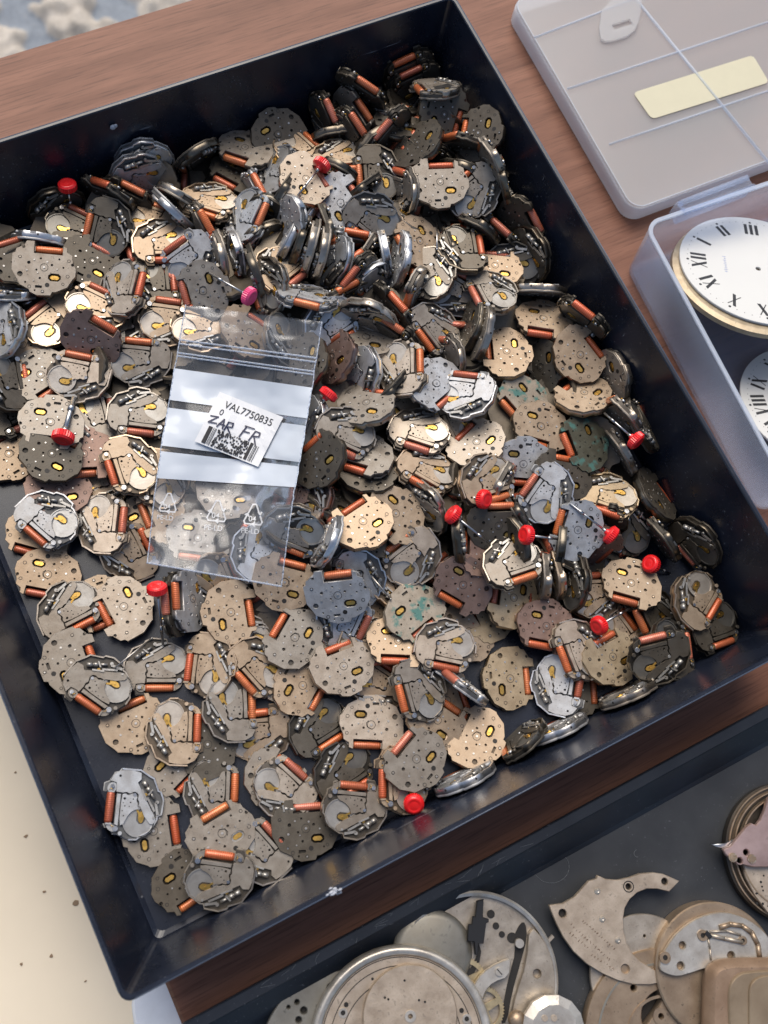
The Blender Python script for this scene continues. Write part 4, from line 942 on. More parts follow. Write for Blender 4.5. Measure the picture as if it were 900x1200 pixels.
def rotor():
    b=MB(); b.flat([hexw(-2.6,3.5,1.5,3.0)],-1.05,-.6,0,.1); b.cyl((-2.6,3.5,-1.15),(-2.6,3.5,-1.0),.45,0,10)
    b.flat([ell(-2.6,3.5,.9,1.7,0,16)],.35,.62,0,.06); b.cyl((-2.6,3.5,.6),(-2.6,3.5,.8),.35,0,10)
    b.flat([[(-2.2,2.4),(-1.2,.8),(-.8,1.2),(-1.8,2.9)]],.4,.6,0)
    return b.scale(MS).out('rotor')
def setting(var):
    b=MB(); d=Vector((.58,-.81,0)).normalized(); o=Vector((-6.1,-1.6,.75))
    b.cyl(o+d*.2,o+d*2.6,.45,0,12); b.cyl(o+d*2.9,o+d*4.3,.78,0,16); b.cyl(o+d*4.3,o+d*4.6,.6,0,12); b.cyl(o+d*4.6,o+d*6.4,.78,0,16); b.box(o+d*2.6+Vector((0,0,.15)),(.45,2.0,1.3),0,Matrix.Rotation(math.radians(-35),3,'Z'))
    b.box((-6.9,1.0,.7),(.75,3.6,.5),0,Matrix.Rotation(math.radians(14),3,'Z'))
    b.box((-5.1,-.2,.95),(.6,4.6,.3),0,Matrix.Rotation(math.radians(32),3,'Z'))
    b.box((-2.9,-2.9,1.1),(.5,3.6,.2),0,Matrix.Rotation(math.radians(28),3,'Z'))
    b.cyl((-6.9,-.9,.4),(-6.9,-.9,.95),.55,0,10); b.cyl((-6.2,3.6,.5),(-6.2,3.6,1.05),.4,0,10)
    return b.scale(MS).out('setting_lever')
PLATES=[base_plate(i) for i in range(3)]; BR=[bridge(i) for i in range(2)]
BODY,COIL,ENDS,CUP,ROT_,SET=inner_body(),coil_mesh(),coil_ends(),cup(),rotor(),setting(0)
for me in PLATES: [me.materials.append(m) for m in (M['plate'],M['rim'],M['hole'],M['rivet'],M['slug'])]
PLG=PLATES[0].copy(); PLG.materials.clear(); [PLG.materials.append(m) for m in (M['plate_green'],M['rim'],M['hole'],M['rivet'],M['slug'])]
for me in BR: [me.materials.append(m) for m in (M['bridge'],M['steel'],M['hole'])]
BODY.materials.append(M['inner']); BODY.materials.append(M['gold'])
COIL.materials.append(M['coil']); ENDS.materials.append(M['bridge']); ENDS.materials.append(M['gold'])
CUP.materials.append(M['cup']); ROT_.materials.append(M['gold']); SET.materials.append(M['lever'])
TINT={'t':(.45,.35,.25),'g':(.34,.305,.26),'d':(.125,.11,.088),'b':(.52,.535,.55),'k':(.45,.39,.31),'p':(.30,.205,.17),'c':(.53,.455,.37),'y':(.52,.41,.27),'h':(.12,.12,.09)}  # b paints sky reflections as bluish tint; t and g partly hold reflections
rd=random.Random(3)
for line in MOVES.split('\n'):
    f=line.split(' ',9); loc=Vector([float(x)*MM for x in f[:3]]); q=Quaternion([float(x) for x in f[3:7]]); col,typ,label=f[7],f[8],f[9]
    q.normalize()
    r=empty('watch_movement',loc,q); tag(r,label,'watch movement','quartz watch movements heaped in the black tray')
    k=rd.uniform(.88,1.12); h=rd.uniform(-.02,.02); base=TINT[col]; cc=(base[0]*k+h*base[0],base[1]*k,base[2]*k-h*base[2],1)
    cup_c=cc
    parts=[('base_plate',PLG if col in 'kh' else PLATES[rd.randrange(3)]),('body',BODY),('bridge',BR[rd.random()<.15]),('coil',COIL),('coil_frame',ENDS),('rotor',ROT_)]
    parts.append(('rotor_cup',CUP))
    if rd.random()>.08 or typ=='M': parts.append(('setting_lever',SET))
    for nm,me in parts:
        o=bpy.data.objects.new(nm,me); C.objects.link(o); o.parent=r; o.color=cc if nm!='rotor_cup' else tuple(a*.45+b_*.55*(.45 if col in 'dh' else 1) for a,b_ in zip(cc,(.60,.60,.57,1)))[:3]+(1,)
# buried movements: one mass showing only in the gaps
import numpy as np
fb=bmesh.new(); tmp=MB()
tmp.flat([FULL],-1.3,-.7,0); tmp.flat([inset(FULL,.5)],-.7,.4,1); tmp.flat([[(3.7,5.9),(5,-3),(.4,-3.2),(-1,-.4),(2,4.4)]],.4,.9,0); tmp.flat([circ(-2,4.6,4.4,16)],.4,.5,0)
tmp.cyl((6.75,-3.3,.1),(6.75,5.2,.1),1.25,2,8); tmp.cyl((-4.6,-3.4,.8),(-2.8,-6,.8),.7,3,8)
tmp.scale(MS); low=tmp.out('low')
allv=0
for line in FILL.split('\n'):
    v=[float(x) for x in line.split()]; q=Quaternion(v[3:7]); q.normalize()
    nv=len(fb.verts); fb.from_mesh(low); fb.verts.ensure_lookup_table()
    bmesh.ops.transform(fb,matrix=Matrix.Translation([a*MM for a in v[:3]])@q.to_matrix().to_4x4(),verts=fb.verts[nv:])
fm=bpy.data.meshes.new('buried_movements'); fb.to_mesh(fm); fb.free()
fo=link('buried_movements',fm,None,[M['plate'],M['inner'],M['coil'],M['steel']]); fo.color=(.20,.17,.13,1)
tag(fo,'buried mass of watch movements showing only in the gaps of the heap','watch movements',kind='stuff')
# ---------------------------------------------------------------- crown stems
def crown_mesh(red):
    b=MB(); n=56
    def star(r,k): return [(r*(1+(k if i%2 else -k))*math.cos(2*math.pi*i/n),r*(1+(k if i%2 else -k))*math.sin(2*math.pi*i/n)) for i in range(n)]
    b.flat([star(3.0,.035)],-1.0,1.0,0,.12)
    b.lathe([(2.75,1.0),(2.55,1.35),(1.9,1.6),(1.7,1.45),(1.2,1.5),(0,1.75)],(0,0,0),0,28)
    b.lathe([(2.75,-1.0),(2.5,-1.3),(1.1,-1.4),(.9,-2.2),(0,-2.2)],(0,0,0),0,28)
    for f in b.bm.faces: f.smooth=len(f.verts)<=4 and abs(f.normal.z)>.3
    me=b.scale(MM).out('crown'); me.materials.append(red); return me
CR={'red':crown_mesh(M['red']),'pink':crown_mesh(M['pink'])}
for i,line in enumerate(STEMS.split('\n')):
    f=line.split(' ',7); a=Vector([float(x)*MM for x in f[:3]]); e=Vector([float(x)*MM for x in f[3:6]])
    d=(a-e); L=d.length; q=d.to_track_quat('Z','Y'); big=f[7].startswith('big')
    r=empty('winding_stem',a,q); tag(r,f[7],'winding stem','crowns on loose winding stems')
    c=link('crown',CR[f[6]],r); c.scale=(1.12,)*3 if big else (1.0,)*3
    b=MB(); s=L/MM; rr=.85 if big else .36
    b.cyl((0,0,-s),(0,0,-1.5),rr,0,10); b.cyl((0,0,-3.2),(0,0,-1.5),rr*1.5,0,10); b.cyl((0,0,-s*.8),(0,0,-s*.66),rr*1.35,0,10)
    b.scale(MM).build('stem',[M['steel']],r)
for i,line in enumerate(PINS.split('\n')):
    f=line.split(' ',6); v=[float(x)*MM for x in f[:6]]
    b=MB(); b.cyl(v[:3],v[3:6],.00028,0,8); b.ball(v[3:6],.0004,0,n=8)
    tag(b.build('loose_pin',[M['steel'] if i==0 else M['rivet']]),f[6],'pin','loose steel pins')
# ---------------------------------------------------------------- zip bag lying on the heap
BZ=[[int(x)*1e-5 for x in r.split()] for r in BAGZ.split('\n')]
def bagz(x,y):
    u=min(max((x-160)/10,0),len(BZ[0])-1.001); v=min(max((y-345)/10,0),len(BZ)-1.001); i,j=int(u),int(v); u-=i; v-=j
    return (BZ[j][i]*(1-u)+BZ[j][i+1]*u)*(1-v)+(BZ[j+1][i]*(1-u)+BZ[j+1][i+1]*u)*v
def bp(x,y,h=0.0):
    w=(.0011 if y<590 else .0007)*noise.noise(Vector((x/26,y/34,0)))+.0003*noise.noise(Vector((x/9,y/30,4)))+.0007*abs(noise.noise(Vector(((x+y)/22,(x-y)/60,9))))+(.0005*noise.noise(Vector((x/40,y/3.2,7))) if y<405 else 0)
    fade=1.0 if (y<420 or y>585) else .25
    return at((x,y),bagz(x,y)+w*fade+h)
E1=[(217,357),(204,433),(189,520),(180,585),(172,660)]; E2=[(378,377),(366,456),(352,540),(343,590),(330,688)]
def edge(E,y_):
    t=y_*(len(E)-1); i=min(int(t),len(E)-2); t-=i
    return (E[i][0]*(1-t)+E[i+1][0]*t,E[i][1]*(1-t)+E[i+1][1]*t)
def bagpt(u,v,h=0.0):
    a=edge(E1,v);c=edge(E2,v); j=1.1*noise.noise(Vector((v*22,3,0)))+.6*noise.noise(Vector((v*60,1,0))); k=1.1*noise.noise(Vector((v*20,8,0)))+.6*noise.noise(Vector((v*55,5,0))); a=(a[0]+j,a[1]); c=(c[0]+k,c[1]); return bp(a[0]+(c[0]-a[0])*u,a[1]+(c[1]-a[1])*u,h)
def sheet(u0,u1,v0,v1,nu,nv,h,th,name,mats,parent):
    b=MB(); g=[[b.bm.verts.new(bagpt(u0+(u1-u0)*i/nu,v0+(v1-v0)*j/nv,h)) for i in range(nu+1)] for j in range(nv+1)]
    for j in range(nv):
        for i in range(nu):
            f=b.bm.faces.new((g[j][i],g[j][i+1],g[j+1][i+1],g[j+1][i])); f.smooth=True
    return b.build(name,mats,parent)
bag=empty('zip_bag',at((275,520),.02)); tag(bag,'small clear zip bag with white bands and a barcode label lying on the heap','plastic bag')
def un(o): o.matrix_parent_inverse=Matrix.Translation(-Vector(o.parent.location)); return o
un(sheet(0,1,0,1,44,80,.0006,0,'film',[M['film']],bag))
un(sheet(.004,.996,.004,.996,44,80,.0001,0,'back_film',[M['film']],bag))
def vline(v0,v1,u0,u1,r,mat,name,n=30):
    b=MB(); pts=[bagpt(u0+(u1-u0)*i/n,v0+(v1-v0)*i/n,.0007) for i in range(n+1)]; b.tube(pts,r,0,6); return un(b.build(name,[mat],bag))
for v in (.135,.150,.185,.197): vline(v,v,0,1,.00028,M['film_edge'],'zip_ridge')
for u in (.004,.996): vline(0,1,u,u,.00022,M['film_edge'],'side_weld',50)
vline(.998,.998,0,1,.0003,M['film_edge'],'side_weld')
for v0,v1 in ((.245,.352),(.378,.508),(.533,.655)): un(sheet(.0,1,v0,v1,40,14,.0008,0,'printed_band',[M['print']],bag))
# label (art drawn in its own flat frame, then laid on the bag)
LO=Vector((257.5,459)); LU=Vector((332,489))-LO; LV=Vector((228,517))-LO   # top left, top right, bottom left (photo px units used as bag units)
def lab(u,v,h): 
    p=LO+LU*u+LV*v; return bp(p.x,p.y,h)
def labwarp(h0):
    return lambda co: lab(co.x,co.y,h0+co.z)
lb=MB(); g=[[lb.bm.verts.new((i/10,j/10,0)) for i in range(11)] for j in range(11)]
for j in range(10):
    for i in range(10): lb.bm.faces.new((g[j][i],g[j][i+1],g[j+1][i+1],g[j+1][i]))
lb.warp(labwarp(.0017)); labo=un(lb.build('label',[M['paper']],bag))
def textmesh(s,size,loc=(0,0),rot=0,sx=1.0,sy=1.0,bold=0.0):
    cu=bpy.data.curves.new('t','FONT'); cu.body=s; cu.size=size; cu.offset=bold; cu.align_x='LEFT'
    ob=bpy.data.objects.new('t',cu); me=bpy.data.meshes.new_from_object(ob); bpy.data.objects.remove(ob)
    me.transform(Matrix.Translation((loc[0],loc[1],0))@Matrix.Rotation(rot,4,'Z')@Matrix.Diagonal((sx,sy,1,1))); return me
ASP=LU.length/LV.length
def lchild(b,h,name,mat):
    b.warp(labwarp(h)); return b.build(name,[mat],labo)
def un2(o): return o
b=MB(); b.mesh(textmesh('VAL7750835',.17,(.15,.235),0,.84,-1.12,.0)); b.mesh(textmesh('0',.15,(.13,.385),0,.84,-1.05,.0))
un2(lchild(b,.0019,'printed_text',M['ink']))
def strokes(b,ps,w):
    for pl in ps:
        for a,c in zip(pl,pl[1:]):
            a=Vector(a);c=Vector(c); d=(c-a); n=Vector((-d.y,d.x)).normalized()*w; e=d.normalized()*w*.6
            vs=[b.bm.verts.new((*q,0)) for q in (a-n-e,c-n+e,c+n+e,a+n-e)]; b.bm.faces.new(vs)
b=MB()
HY=.045
Z=[(.04,.48),(.15,.45),(.05,.60),(.17,.57)]; A=[(.19,.62),(.245,.45),(.28,.62)]; A2=[(.20,.56),(.29,.55)]; Rr=[(.31,.64),(.32,.47),(.39,.46),(.40,.53),(.33,.56),(.41,.65)]
F1=[(.55,.66),(.585,.44)]; F2=[(.56,.44),(.70,.43)]; F3=[(.56,.54),(.66,.53)]; R1=[(.70,.66),(.73,.46),(.80,.46),(.81,.53),(.73,.56)]; R2=[(.745,.56),(.82,.70)]
strokes(b,[[(x_,y_-.02+(0 if x_<.5 else -.02)) for x_,y_ in q_] for q_ in [Z,A,A2,Rr,F1,F2,F3,R1,R2]],.011); un2(lchild(b,.0020,'handwriting',M['pen']))
b=MB(); rb=random.Random(5)
def bar(x,w,y0=.64,y1=.97): 
    vs=[b.bm.verts.new((q[0],q[1],0)) for q in ((x,y0),(x+w,y0),(x+w,y1),(x,y1))]; b.bm.faces.new(vs)
bar(.09,.06); bar(.165,.008); bar(.185,.006); bar(.20,.01)
bar(.745,.045,.64,.97)
for x in (.81,.83,.845,.87): bar(x,.008,.66,.97)
for j in range(11):
    x=.235
    while x<.72:
        w=rb.choice((.012,.02,.03)); 
        if rb.random()<.6: bar(x+rb.uniform(-.008,.008),w*1.15,.64+j*.03,.64+j*.03+.032)
        x+=w+rb.choice((.006,.012))
un2(lchild(b,.0019,'barcode',M['ink']))
# recycling marks printed on the bag
for (cx,cy,k) in ((197,591,1.0),(254,601,1.12),(297,605,1.1)):
    b=MB(); th=math.radians(5)
    def P(x,y): return (cx+k*(x*math.cos(th)-y*math.sin(th)),cy+k*(x*math.sin(th)+y*math.cos(th)))
    V=[(-1.8,-13),(1.8,-13),(10,6),(9,8.6),(-9,8.6),(-10,6)]
    segs=[((2.2,-12.5),(6.2,-3)),((7.2,-.6),(9.7,5.6),(8.4,8.4),(1,8.4)),((-1.5,8.4),(-8.4,8.4),(-9.7,5.6),(-6.6,-1.2)),((-5.5,-3.4),(-1.6,-12.6),(1.6,-13)),((-9,-1),(-6.2,-2.6),(-5,.4)),((5,-4.6),(7.2,-2.4),(8.2,-5)),((2,6.4),(-.6,8.4),(2,10.4))]
    strokes(b,[[P(*q) for q in s_] for s_ in segs],.85*k)
    m=textmesh('04',8.2,(-5.0,5.6),0,1,-1,.10); m.transform(Matrix(((k*math.cos(th),-k*math.sin(th),0,cx),(k*math.sin(th),k*math.cos(th),0,cy),(0,0,1,0),(0,0,0,1)))); b.mesh(m)
    m=textmesh('PE-LD',7.6,(-12,18.5),0,1,-1,.10); m.transform(Matrix(((k*math.cos(th),-k*math.sin(th),0,cx),(k*math.sin(th),k*math.cos(th),0,cy),(0,0,1,0),(0,0,0,1)))); b.mesh(m)
    b.warp(lambda co: bp(co.x,co.y,.0009)); un(b.build('recycling_mark',[M['printmark']],bag))
# ---------------------------------------------------------------- storage box with open lid
bx=empty('storage_box',(.252,.147,0)); tag(bx,'milky translucent plastic storage box with its lid folded open, dials inside','storage box')
def unp(o,par): o.matrix_parent_inverse=Matrix.Translation(-Vector(par.location)); return o
def open_box(name,x0,y0,x1,y1,z0,z1,th,mat,rot,piv,par,draft=.0015,rad=.006):
    b=MB(); bm=b.bm
    def rr(d,z,r):
        r=max(r,.001); pts=[]
        for cx,cy,a0 in ((x1-d-r,y0+d+r,-90),(x1-d-r,y1-d-r,0),(x0+d+r,y1-d-r,90),(x0+d+r,y0+d+r,180)):
            for k in range(7):
                a=math.radians(a0+k*15); pts.append(bm.verts.new((cx+r*math.cos(a),cy+r*math.sin(a),z)))
        return pts
    R_=[rr(draft+.0012,z0,rad),rr(draft,z0+.0012,rad),rr(0,z1-.0002,rad),rr(.0002,z1,rad),rr(th,z1,rad-th),rr(th+draft*.6,z0+th+.001,rad-th),rr(th+draft+.001,z0+th,rad-th)]
    n=28
    for A,B in zip(R_,R_[1:]):
        for i in range(n): f=bm.faces.new((A[i],A[(i+1)%n],B[(i+1)%n],B[i])); f.smooth=True
    bm.faces.new(list(reversed(R_[0]))); bm.faces.new(R_[-1]); bmesh.ops.recalc_face_normals(bm,faces=bm.faces)
    b.xf(Matrix.Translation(piv)@Matrix.Rotation(rot,4,'Z')@Matrix.Translation(-Vector(piv)))
    return unp(b.build(name,[mat],par),par)
PV=Vector((.2515,.147,0)); RB=math.radians(-3.0)
open_box('body',.2490,.040,.385,.1475,.0004,.0265,.0013,M['pp'],RB,PV,bx)
PL=Vector((.2615,.1617,0)); RL=math.radians(-1.2)
def wp(p,z): return at(p,z)
def rimstrip(name,x0,y0,x1,y1,w_,z0,z1,rad,piv,rot):
    def rl(d):
        r_=max(rad-d,.0008); return [((cx+r_*math.cos(math.radians(a0+15*k)),cy+r_*math.sin(math.radians(a0+15*k)))) for cx,cy,a0 in ((x1-d-r_,y0+d+r_,-90),(x1-d-r_,y1-d-r_,0),(x0+d+r_,y1-d-r_,90),(x0+d+r_,y0+d+r_,180)) for k in range(7)]
    b=MB(); b.flat([rl(-.0002),rl(w_)],z0,z1,0,.0002); b.xf(Matrix.Translation(piv)@Matrix.Rotation(rot,4,'Z')@Matrix.Translation(-Vector(piv))); unp(b.build(name,[M['film_edge']],bx),bx)
def lidloop(d,r_=.006):
    x0,y0,x1,y1=.2605,.1612,.385,.2625; r_=max(r_-d,.0008)
    return [((cx+r_*math.cos(math.radians(a0+15*k)),cy+r_*math.sin(math.radians(a0+15*k)))) for cx,cy,a0 in ((x1-d-r_,y0+d+r_,-90),(x1-d-r_,y1-d-r_,0),(x0+d+r_,y1-d-r_,90),(x0+d+r_,y0+d+r_,180)) for k in range(7)]
def lidrot(b): return b.xf(Matrix.Translation(PL)@Matrix.Rotation(RL,4,'Z')@Matrix.Translation(-PL))
b=MB(); b.flat([lidloop(.0002),],.0074,.0086,0,.0004); unp(lidrot(b).build('lid',[M['pp_lid']],bx),bx); lidp=bx.children[-1]
b=MB(); b.flat([lidloop(-.0003),lidloop(.0012)],.0006,.0073,0,.0003); unp(lidrot(b).build('lid_wall',[M['film_edge2']],bx),bx)
b=MB(); b.flat([lidloop(.0002),lidloop(.0006)],.0087,.0089,0,.0001); unp(lidrot(b).build('lid_wall',[M['film_edge2']],bx),bx)
rimstrip('body_rim',.2490,.040,.385,.1475,.0014,.0266,.0274,.006,PV,RB)
rb_=MB()
def rib(p,q,r=.0004,z=.0088): rb_.tube([wp(p,z),wp(q,z)],r,0,6)
rib((665,104),(905,24)); rib((714,169),(925,98)); rib((742,-5),(905,196),.0006); rib((626,44),(745,-2),.0004); 
o=rb_.build('divider_rib',[M['film_edge']],bx); unp(o,bx)
cm=MB(); L_=smooth([tuple(wp(p,.0095)[:2]) for p in ((706,2),(752,-8),(750,22),(742,40),(712,50),(701,44))],1); cm.flat([L_,rect(*[tuple(wp((729,29),.0095)[:2])][0],.0085,.0025,math.radians(-1))],.0088,.0098)
unp(cm.build('latch',[M['pp_lid']],bx),bx)
hg=MB()
def hp(pts,z0,z1,mi=0): hg.flat([[tuple(wp(p,z1)[:2]) for p in pts]],z0,z1,mi,.0004)
hp(((793,236),(876,205),(884,217),(800,250)),.020,.0275); hg.tube([wp((797,238),.0282),wp((876,208),.0282)],.0011,0,8); hg.tube([wp((802,250),.0265),wp((884,218),.0265)],.0009,0,8)
for p in ((797,240),(800,246)): hg.ball(wp(p,.0268),.001,0)
unp(hg.build('hinge',[M['pp']],bx),bx)
sk=MB(); q=[tuple(wp(p,.0072)[:2]) for p in ((740,112),(880,68),(899,100),(762,143))]
qq=[]
for a_,b_,c_ in zip(q[-1:]+q[:-1],q,q[1:]+q[:1]):
    for t_ in (.0,.3,.7,1.0):
        u0=Vector(b_)+(Vector(a_)-Vector(b_)).normalized()*.002; u1=Vector(b_)+(Vector(c_)-Vector(b_)).normalized()*.002; m_=Vector(b_)
        qq.append(tuple((1-t_)**2*u0+2*t_*(1-t_)*m_+t_*t_*u1))
sk.flat([qq],.0087,.0089); s_=sk.build('paper_sticker',[M['cream']],bx); unp(s_,bx)
# ---------------------------------------------------------------- dials in the box
ROM=['XII','I','II','III','IIII','V','VI','VII','VIII','IX','X','XI']
def dial(pc,z,r,tilt,a12,label,under,sub):
    c=at(pc,z); up=(ROTM@Vector((0,-1,0))); up.z=0; up.normalize()
    Nn=(Vector((0,0,1))*math.cos(math.radians(tilt))+up*math.sin(math.radians(tilt)))
    xd=ROTM@Vector((math.cos(math.radians(a12)),-math.sin(math.radians(a12)),0)); rr=ray(pc); xd=xd-rr*(xd.dot(Nn)/rr.dot(Nn)); xd.normalize()
    yd=Nn.cross(xd); m=Matrix((xd,yd,Nn)).transposed()
    o=empty('watch_dial',c,m.to_quaternion()); tag(o,label,'watch dial')
    k=r/MM
    b=MB(); b.flat([circ(0,0,k,72),circ(0,0,.95,14)],-.5,.5,0,.12); b.scale(MM).build('dial_plate',[M['enamel']],o)
    b=MB()
    for h in range(12):
        a=-math.radians(30*h)  # x axis = 12
        s=ROM[h]; rad=k*.76; hh=k*.20; w={'I':.07,'V':.15,'X':.16}
        tot=sum(w[c_]*k for c_ in s); x=-tot/2
        for ch in s:
            ww=w[ch]*k
            def bar_(x0,x1,th):
                # local: tangential t, radial from inner(0) to outer(1)
                pts=[(x0-th/2,0),(x0+th/2,0),(x1+th/2,1),(x1-th/2,1)]
                out=[]
                for t_,q_ in pts:
                    R0=rad-hh/2+hh*q_; tt=-t_
                    out.append((R0*math.cos(a)-tt*math.sin(a),R0*math.sin(a)+tt*math.cos(a)))
                vs=[b.bm.verts.new((*p_,.53)) for p_ in out]; b.bm.faces.new(vs)
            cxx=x+ww/2
            if ch=='I': bar_(cxx,cxx,k*.042)
            elif ch=='V': bar_(cxx+ww*.02,cxx-ww*.28,k*.042); bar_(cxx,cxx+ww*.30,k*.014)
            else: bar_(cxx+ww*.28,cxx-ww*.28,k*.042); bar_(cxx-ww*.28,cxx+ww*.28,k*.014)
            x+=ww
    for i in range(60):
        a=2*math.pi*i/60; R0=k*.90; rr_=k*(.018 if i%5==0 else .006)
        b.flat([circ(R0*math.cos(a),R0*math.sin(a),rr_,8 if i%5==0 else 5)],.5,.53)
    b.scale(MM).build('numerals',[M['dialink']],o)
    if sub:
        b=MB(); b.flat([circ(-k*.42,0,k*.27,32)],.5,.515); b.scale(MM).build('seconds_dial',[M['dialgrey']],o)
        b=MB(); rq=random.Random(2)
        for i in range(9):
            y=-k*.14+k*.035*i; b.box((k*.42+rq.uniform(-.15,.15),y,.52),(k*.05*rq.uniform(.5,1),.16,.02)); b.box((k*.42,y+.25,.52),(.14,.45,.02))
        b.scale(MM).build('small_script',[M['dialblue']],o)
    if under:
        b=MB(); cx,cy=under
        b.lathe([(0,-.6),(k*.97,-.6),(k*1.04,-1.0),(k*1.05,-2.6),(k*1.0,-3.4),(0,-3.4)],(cx,cy,0),0,64)
        for i in range(7): a=math.radians(150+9*i); b.box((cx+k*1.02*math.cos(a),cy+k*1.02*math.sin(a),-1.3),(1.5,.8,.5),1,Matrix.Rotation(a,3,'Z'))
        b.scale(MM).build('movement_ring',[metal('aged_brass_rim',(.50,.42,.30),1,.45,.7,.6),M['hole']],o)
    return o
dial((888,316),.0195,.0285,19,178,'white enamel dial with black roman numerals resting on a brass ring','',True) if False else None
dial((888,316),.0195,.0285,19,172,'white dial with black roman numerals resting on an aged brass ring',(1.2,2.6),True)
dial((951,474),.010,.026,15,75,'second white dial lower in the box, cut by the box wall and photo edge',None,False)
# ---------------------------------------------------------------- large plates in the front tray
AG=metal('aged_nickel',(.52,.46,.38),1,.36,.7,.55,scale=220,bmp=.5); AG2=metal('aged_rose_plate',(.60,.50,.39),1,.38,.62,.5,scale=200,bmp=.5); BRS=metal('aged_brass',(.42,.32,.225),1,.40,.7,.6,scale=180)
WH=metal('bright_nickel',(.62,.59,.53),1,.32,.62,.4,scale=220); PK=metal('pinkish_rhodium',(.55,.40,.37),1,.34,.7,.3,scale=80); COP=metal('brown_copper_case',(.36,.25,.17),1,.45,.45,.6,scale=150)
GRN=metal('greenish_plate',(.33,.32,.28),1,.45,.7,.6,scale=90); DST=metal('dark_steel_rings',(.10,.085,.07),1,.35,.8,.4,scale=100)
FZ=.0029
def XY(p,z): w=at(p,z); return (w.x,w.y)
def pl(pts,z,sm_=1): return smooth([XY(p,z) for p in pts],sm_) if sm_ else [XY(p,z) for p in pts]
def root_at(name,p,z): 
    w=at(p,z); return empty(name,(w.x,w.y,FZ))
# a large round plate, bottom centre
r=root_at('round_movement',(471,1224),.010); c=r.location; tag(r,'large round cream watch plate with raised centre disc at the bottom centre','watch plate')
b=MB(); b.lathe([(0,.004),(.0225,.004),(.0245,.004),(.0258,.0046),(.0262,.0062),(.0258,.0078),(.0249,.0084),(.0236,.0080),(.0232,.0076),(0,.0076)],(c.x,c.y,FZ),0,96)
for rr_,h_ in ((.0205,.0076),(.0172,.0076),(.0228,.0076)): b.ring(c.x,c.y,FZ+h_,rr_,rr_+.00025,.00006,1,90)
for a_ in range(0,360,30): b.cyl((c.x+.0192*math.cos(math.radians(a_)),c.y+.0192*math.sin(math.radians(a_)),FZ+.0076),(c.x+.0192*math.cos(math.radians(a_)),c.y+.0192*math.sin(math.radians(a_)),FZ+.0077),.0004 if a_%60 else .0007,1,10)
unp(b.build('main_plate',[AG2,M['hole']],r),r)
b=MB(); b.lathe([(.0234,.0078),(.0246,.0090),(.0258,.0084),(.0262,.0066),(.0260,.006)],(c.x,c.y,FZ),0,96)
for f in b.bm.faces: f.smooth=True
unp(b.build('bezel',[WH],r),r)
q=XY((481,1191),.0125); b=MB(); b.flat([circ(q[0],q[1],.0135,64),circ(q[0],q[1],.0007,12)],FZ+.0076,FZ+.0092,0,.0003); b.ring(q[0],q[1],FZ+.0092,.0007,.0016,.0004,1,20)
for p in ((474,1149),(491,1172),(498,1174),(455,1171),(451,1169)): x,y=XY(p,.012); b.flat([circ(x,y,.00035,8)],FZ+.0092,FZ+.00925,2)
unp(b.build('centre_disc',[AG2,WH,M['hole']],r),r)
for p in ((402,1187),(547,1194)):
    x,y=XY(p,.0108); b=MB(); b.ring(x,y,FZ+.0076,.0007,.0013,.0004,1,16); b.flat([circ(x,y,.0007,10)],FZ+.0076,FZ+.0078,0); unp(b.build('screw_hole',[M['hole'],WH],r),r)
# b open pocket movement
r=root_at('pocket_movement',(559,1149),.008); c=r.location; tag(r,'open pocket watch movement with gears and a small black clip, behind the round plate','pocket watch movement')
b=MB(); k=.0245; bc=XY((508,1117),.008); g2=XY((573,1178),.008)
b.flat([circ(c.x,c.y,k,80)],FZ+.0006,FZ+.0028,0,.0004)
b.lathe([(k-.0016,.0028),(k-.0015,.0044),(k-.0006,.0049),(k,.0044),(k,.002)],(c.x,c.y,FZ),1,90)
unp(b.build('main_plate',[AG,WH],r),r)
b=MB(); b.lathe([(0,.0050),(.0095,.0049),(.0113,.0042),(.0118,.0034),(.0118,.0028)],(bc[0],bc[1],FZ),0,60)
for f in b.bm.faces: f.smooth=True
unp(b.build('barrel',[GRN],r),r)
b=MB(); b.flat([pl(((495,1150),(520,1135),(545,1143),(556,1130),(562,1112),(548,1090),(560,1100),(566,1120),(552,1150),(525,1160)),.007)],FZ+.0028,FZ+.0034,0); unp(b.build('recess_shade',[M['hole']],r),r)  # dark slab on the plate, painted as the shade of a cutout
b=MB(); b.flat([pl(((612,1082),(618,1082),(620,1100),(612,1130),(602,1165),(596,1200),(588,1202),(594,1165),(600,1140),(606,1118),(604,1098)),.008)],FZ+.0028,FZ+.0030,0); unp(b.build('recess_shade',[M['hole']],r),r)
b=MB(); hs=XY((631,1142),.009); b.flat([pl(((622,1085),(638,1100),(649,1125),(653,1150),(650,1180),(640,1205),(598,1205),(606,1165),(618,1130)),.009),circ(hs[0],hs[1],.0012,16)],FZ+.0030,FZ+.0048,0,.0002); unp(b.build('side_bridge',[AG],r),r)
b=MB(); b.flat([pl(((553,1166),(560,1148),(575,1134),(597,1124),(600,1126),(598,1146),(580,1152),(570,1162),(566,1176),(556,1182)),.010)],FZ+.0042,FZ+.0058,0,.0002)
x,y=XY((587,1140),.011); b.cyl((x,y,FZ+.0056),(x,y,FZ+.0064),.0012,0,20); b.box((x,y,FZ+.0064),(.0003,.0021,.0001),1,Matrix.Rotation(.3,3,'Z')); unp(b.build('cock',[WH,M['hole']],r),r)
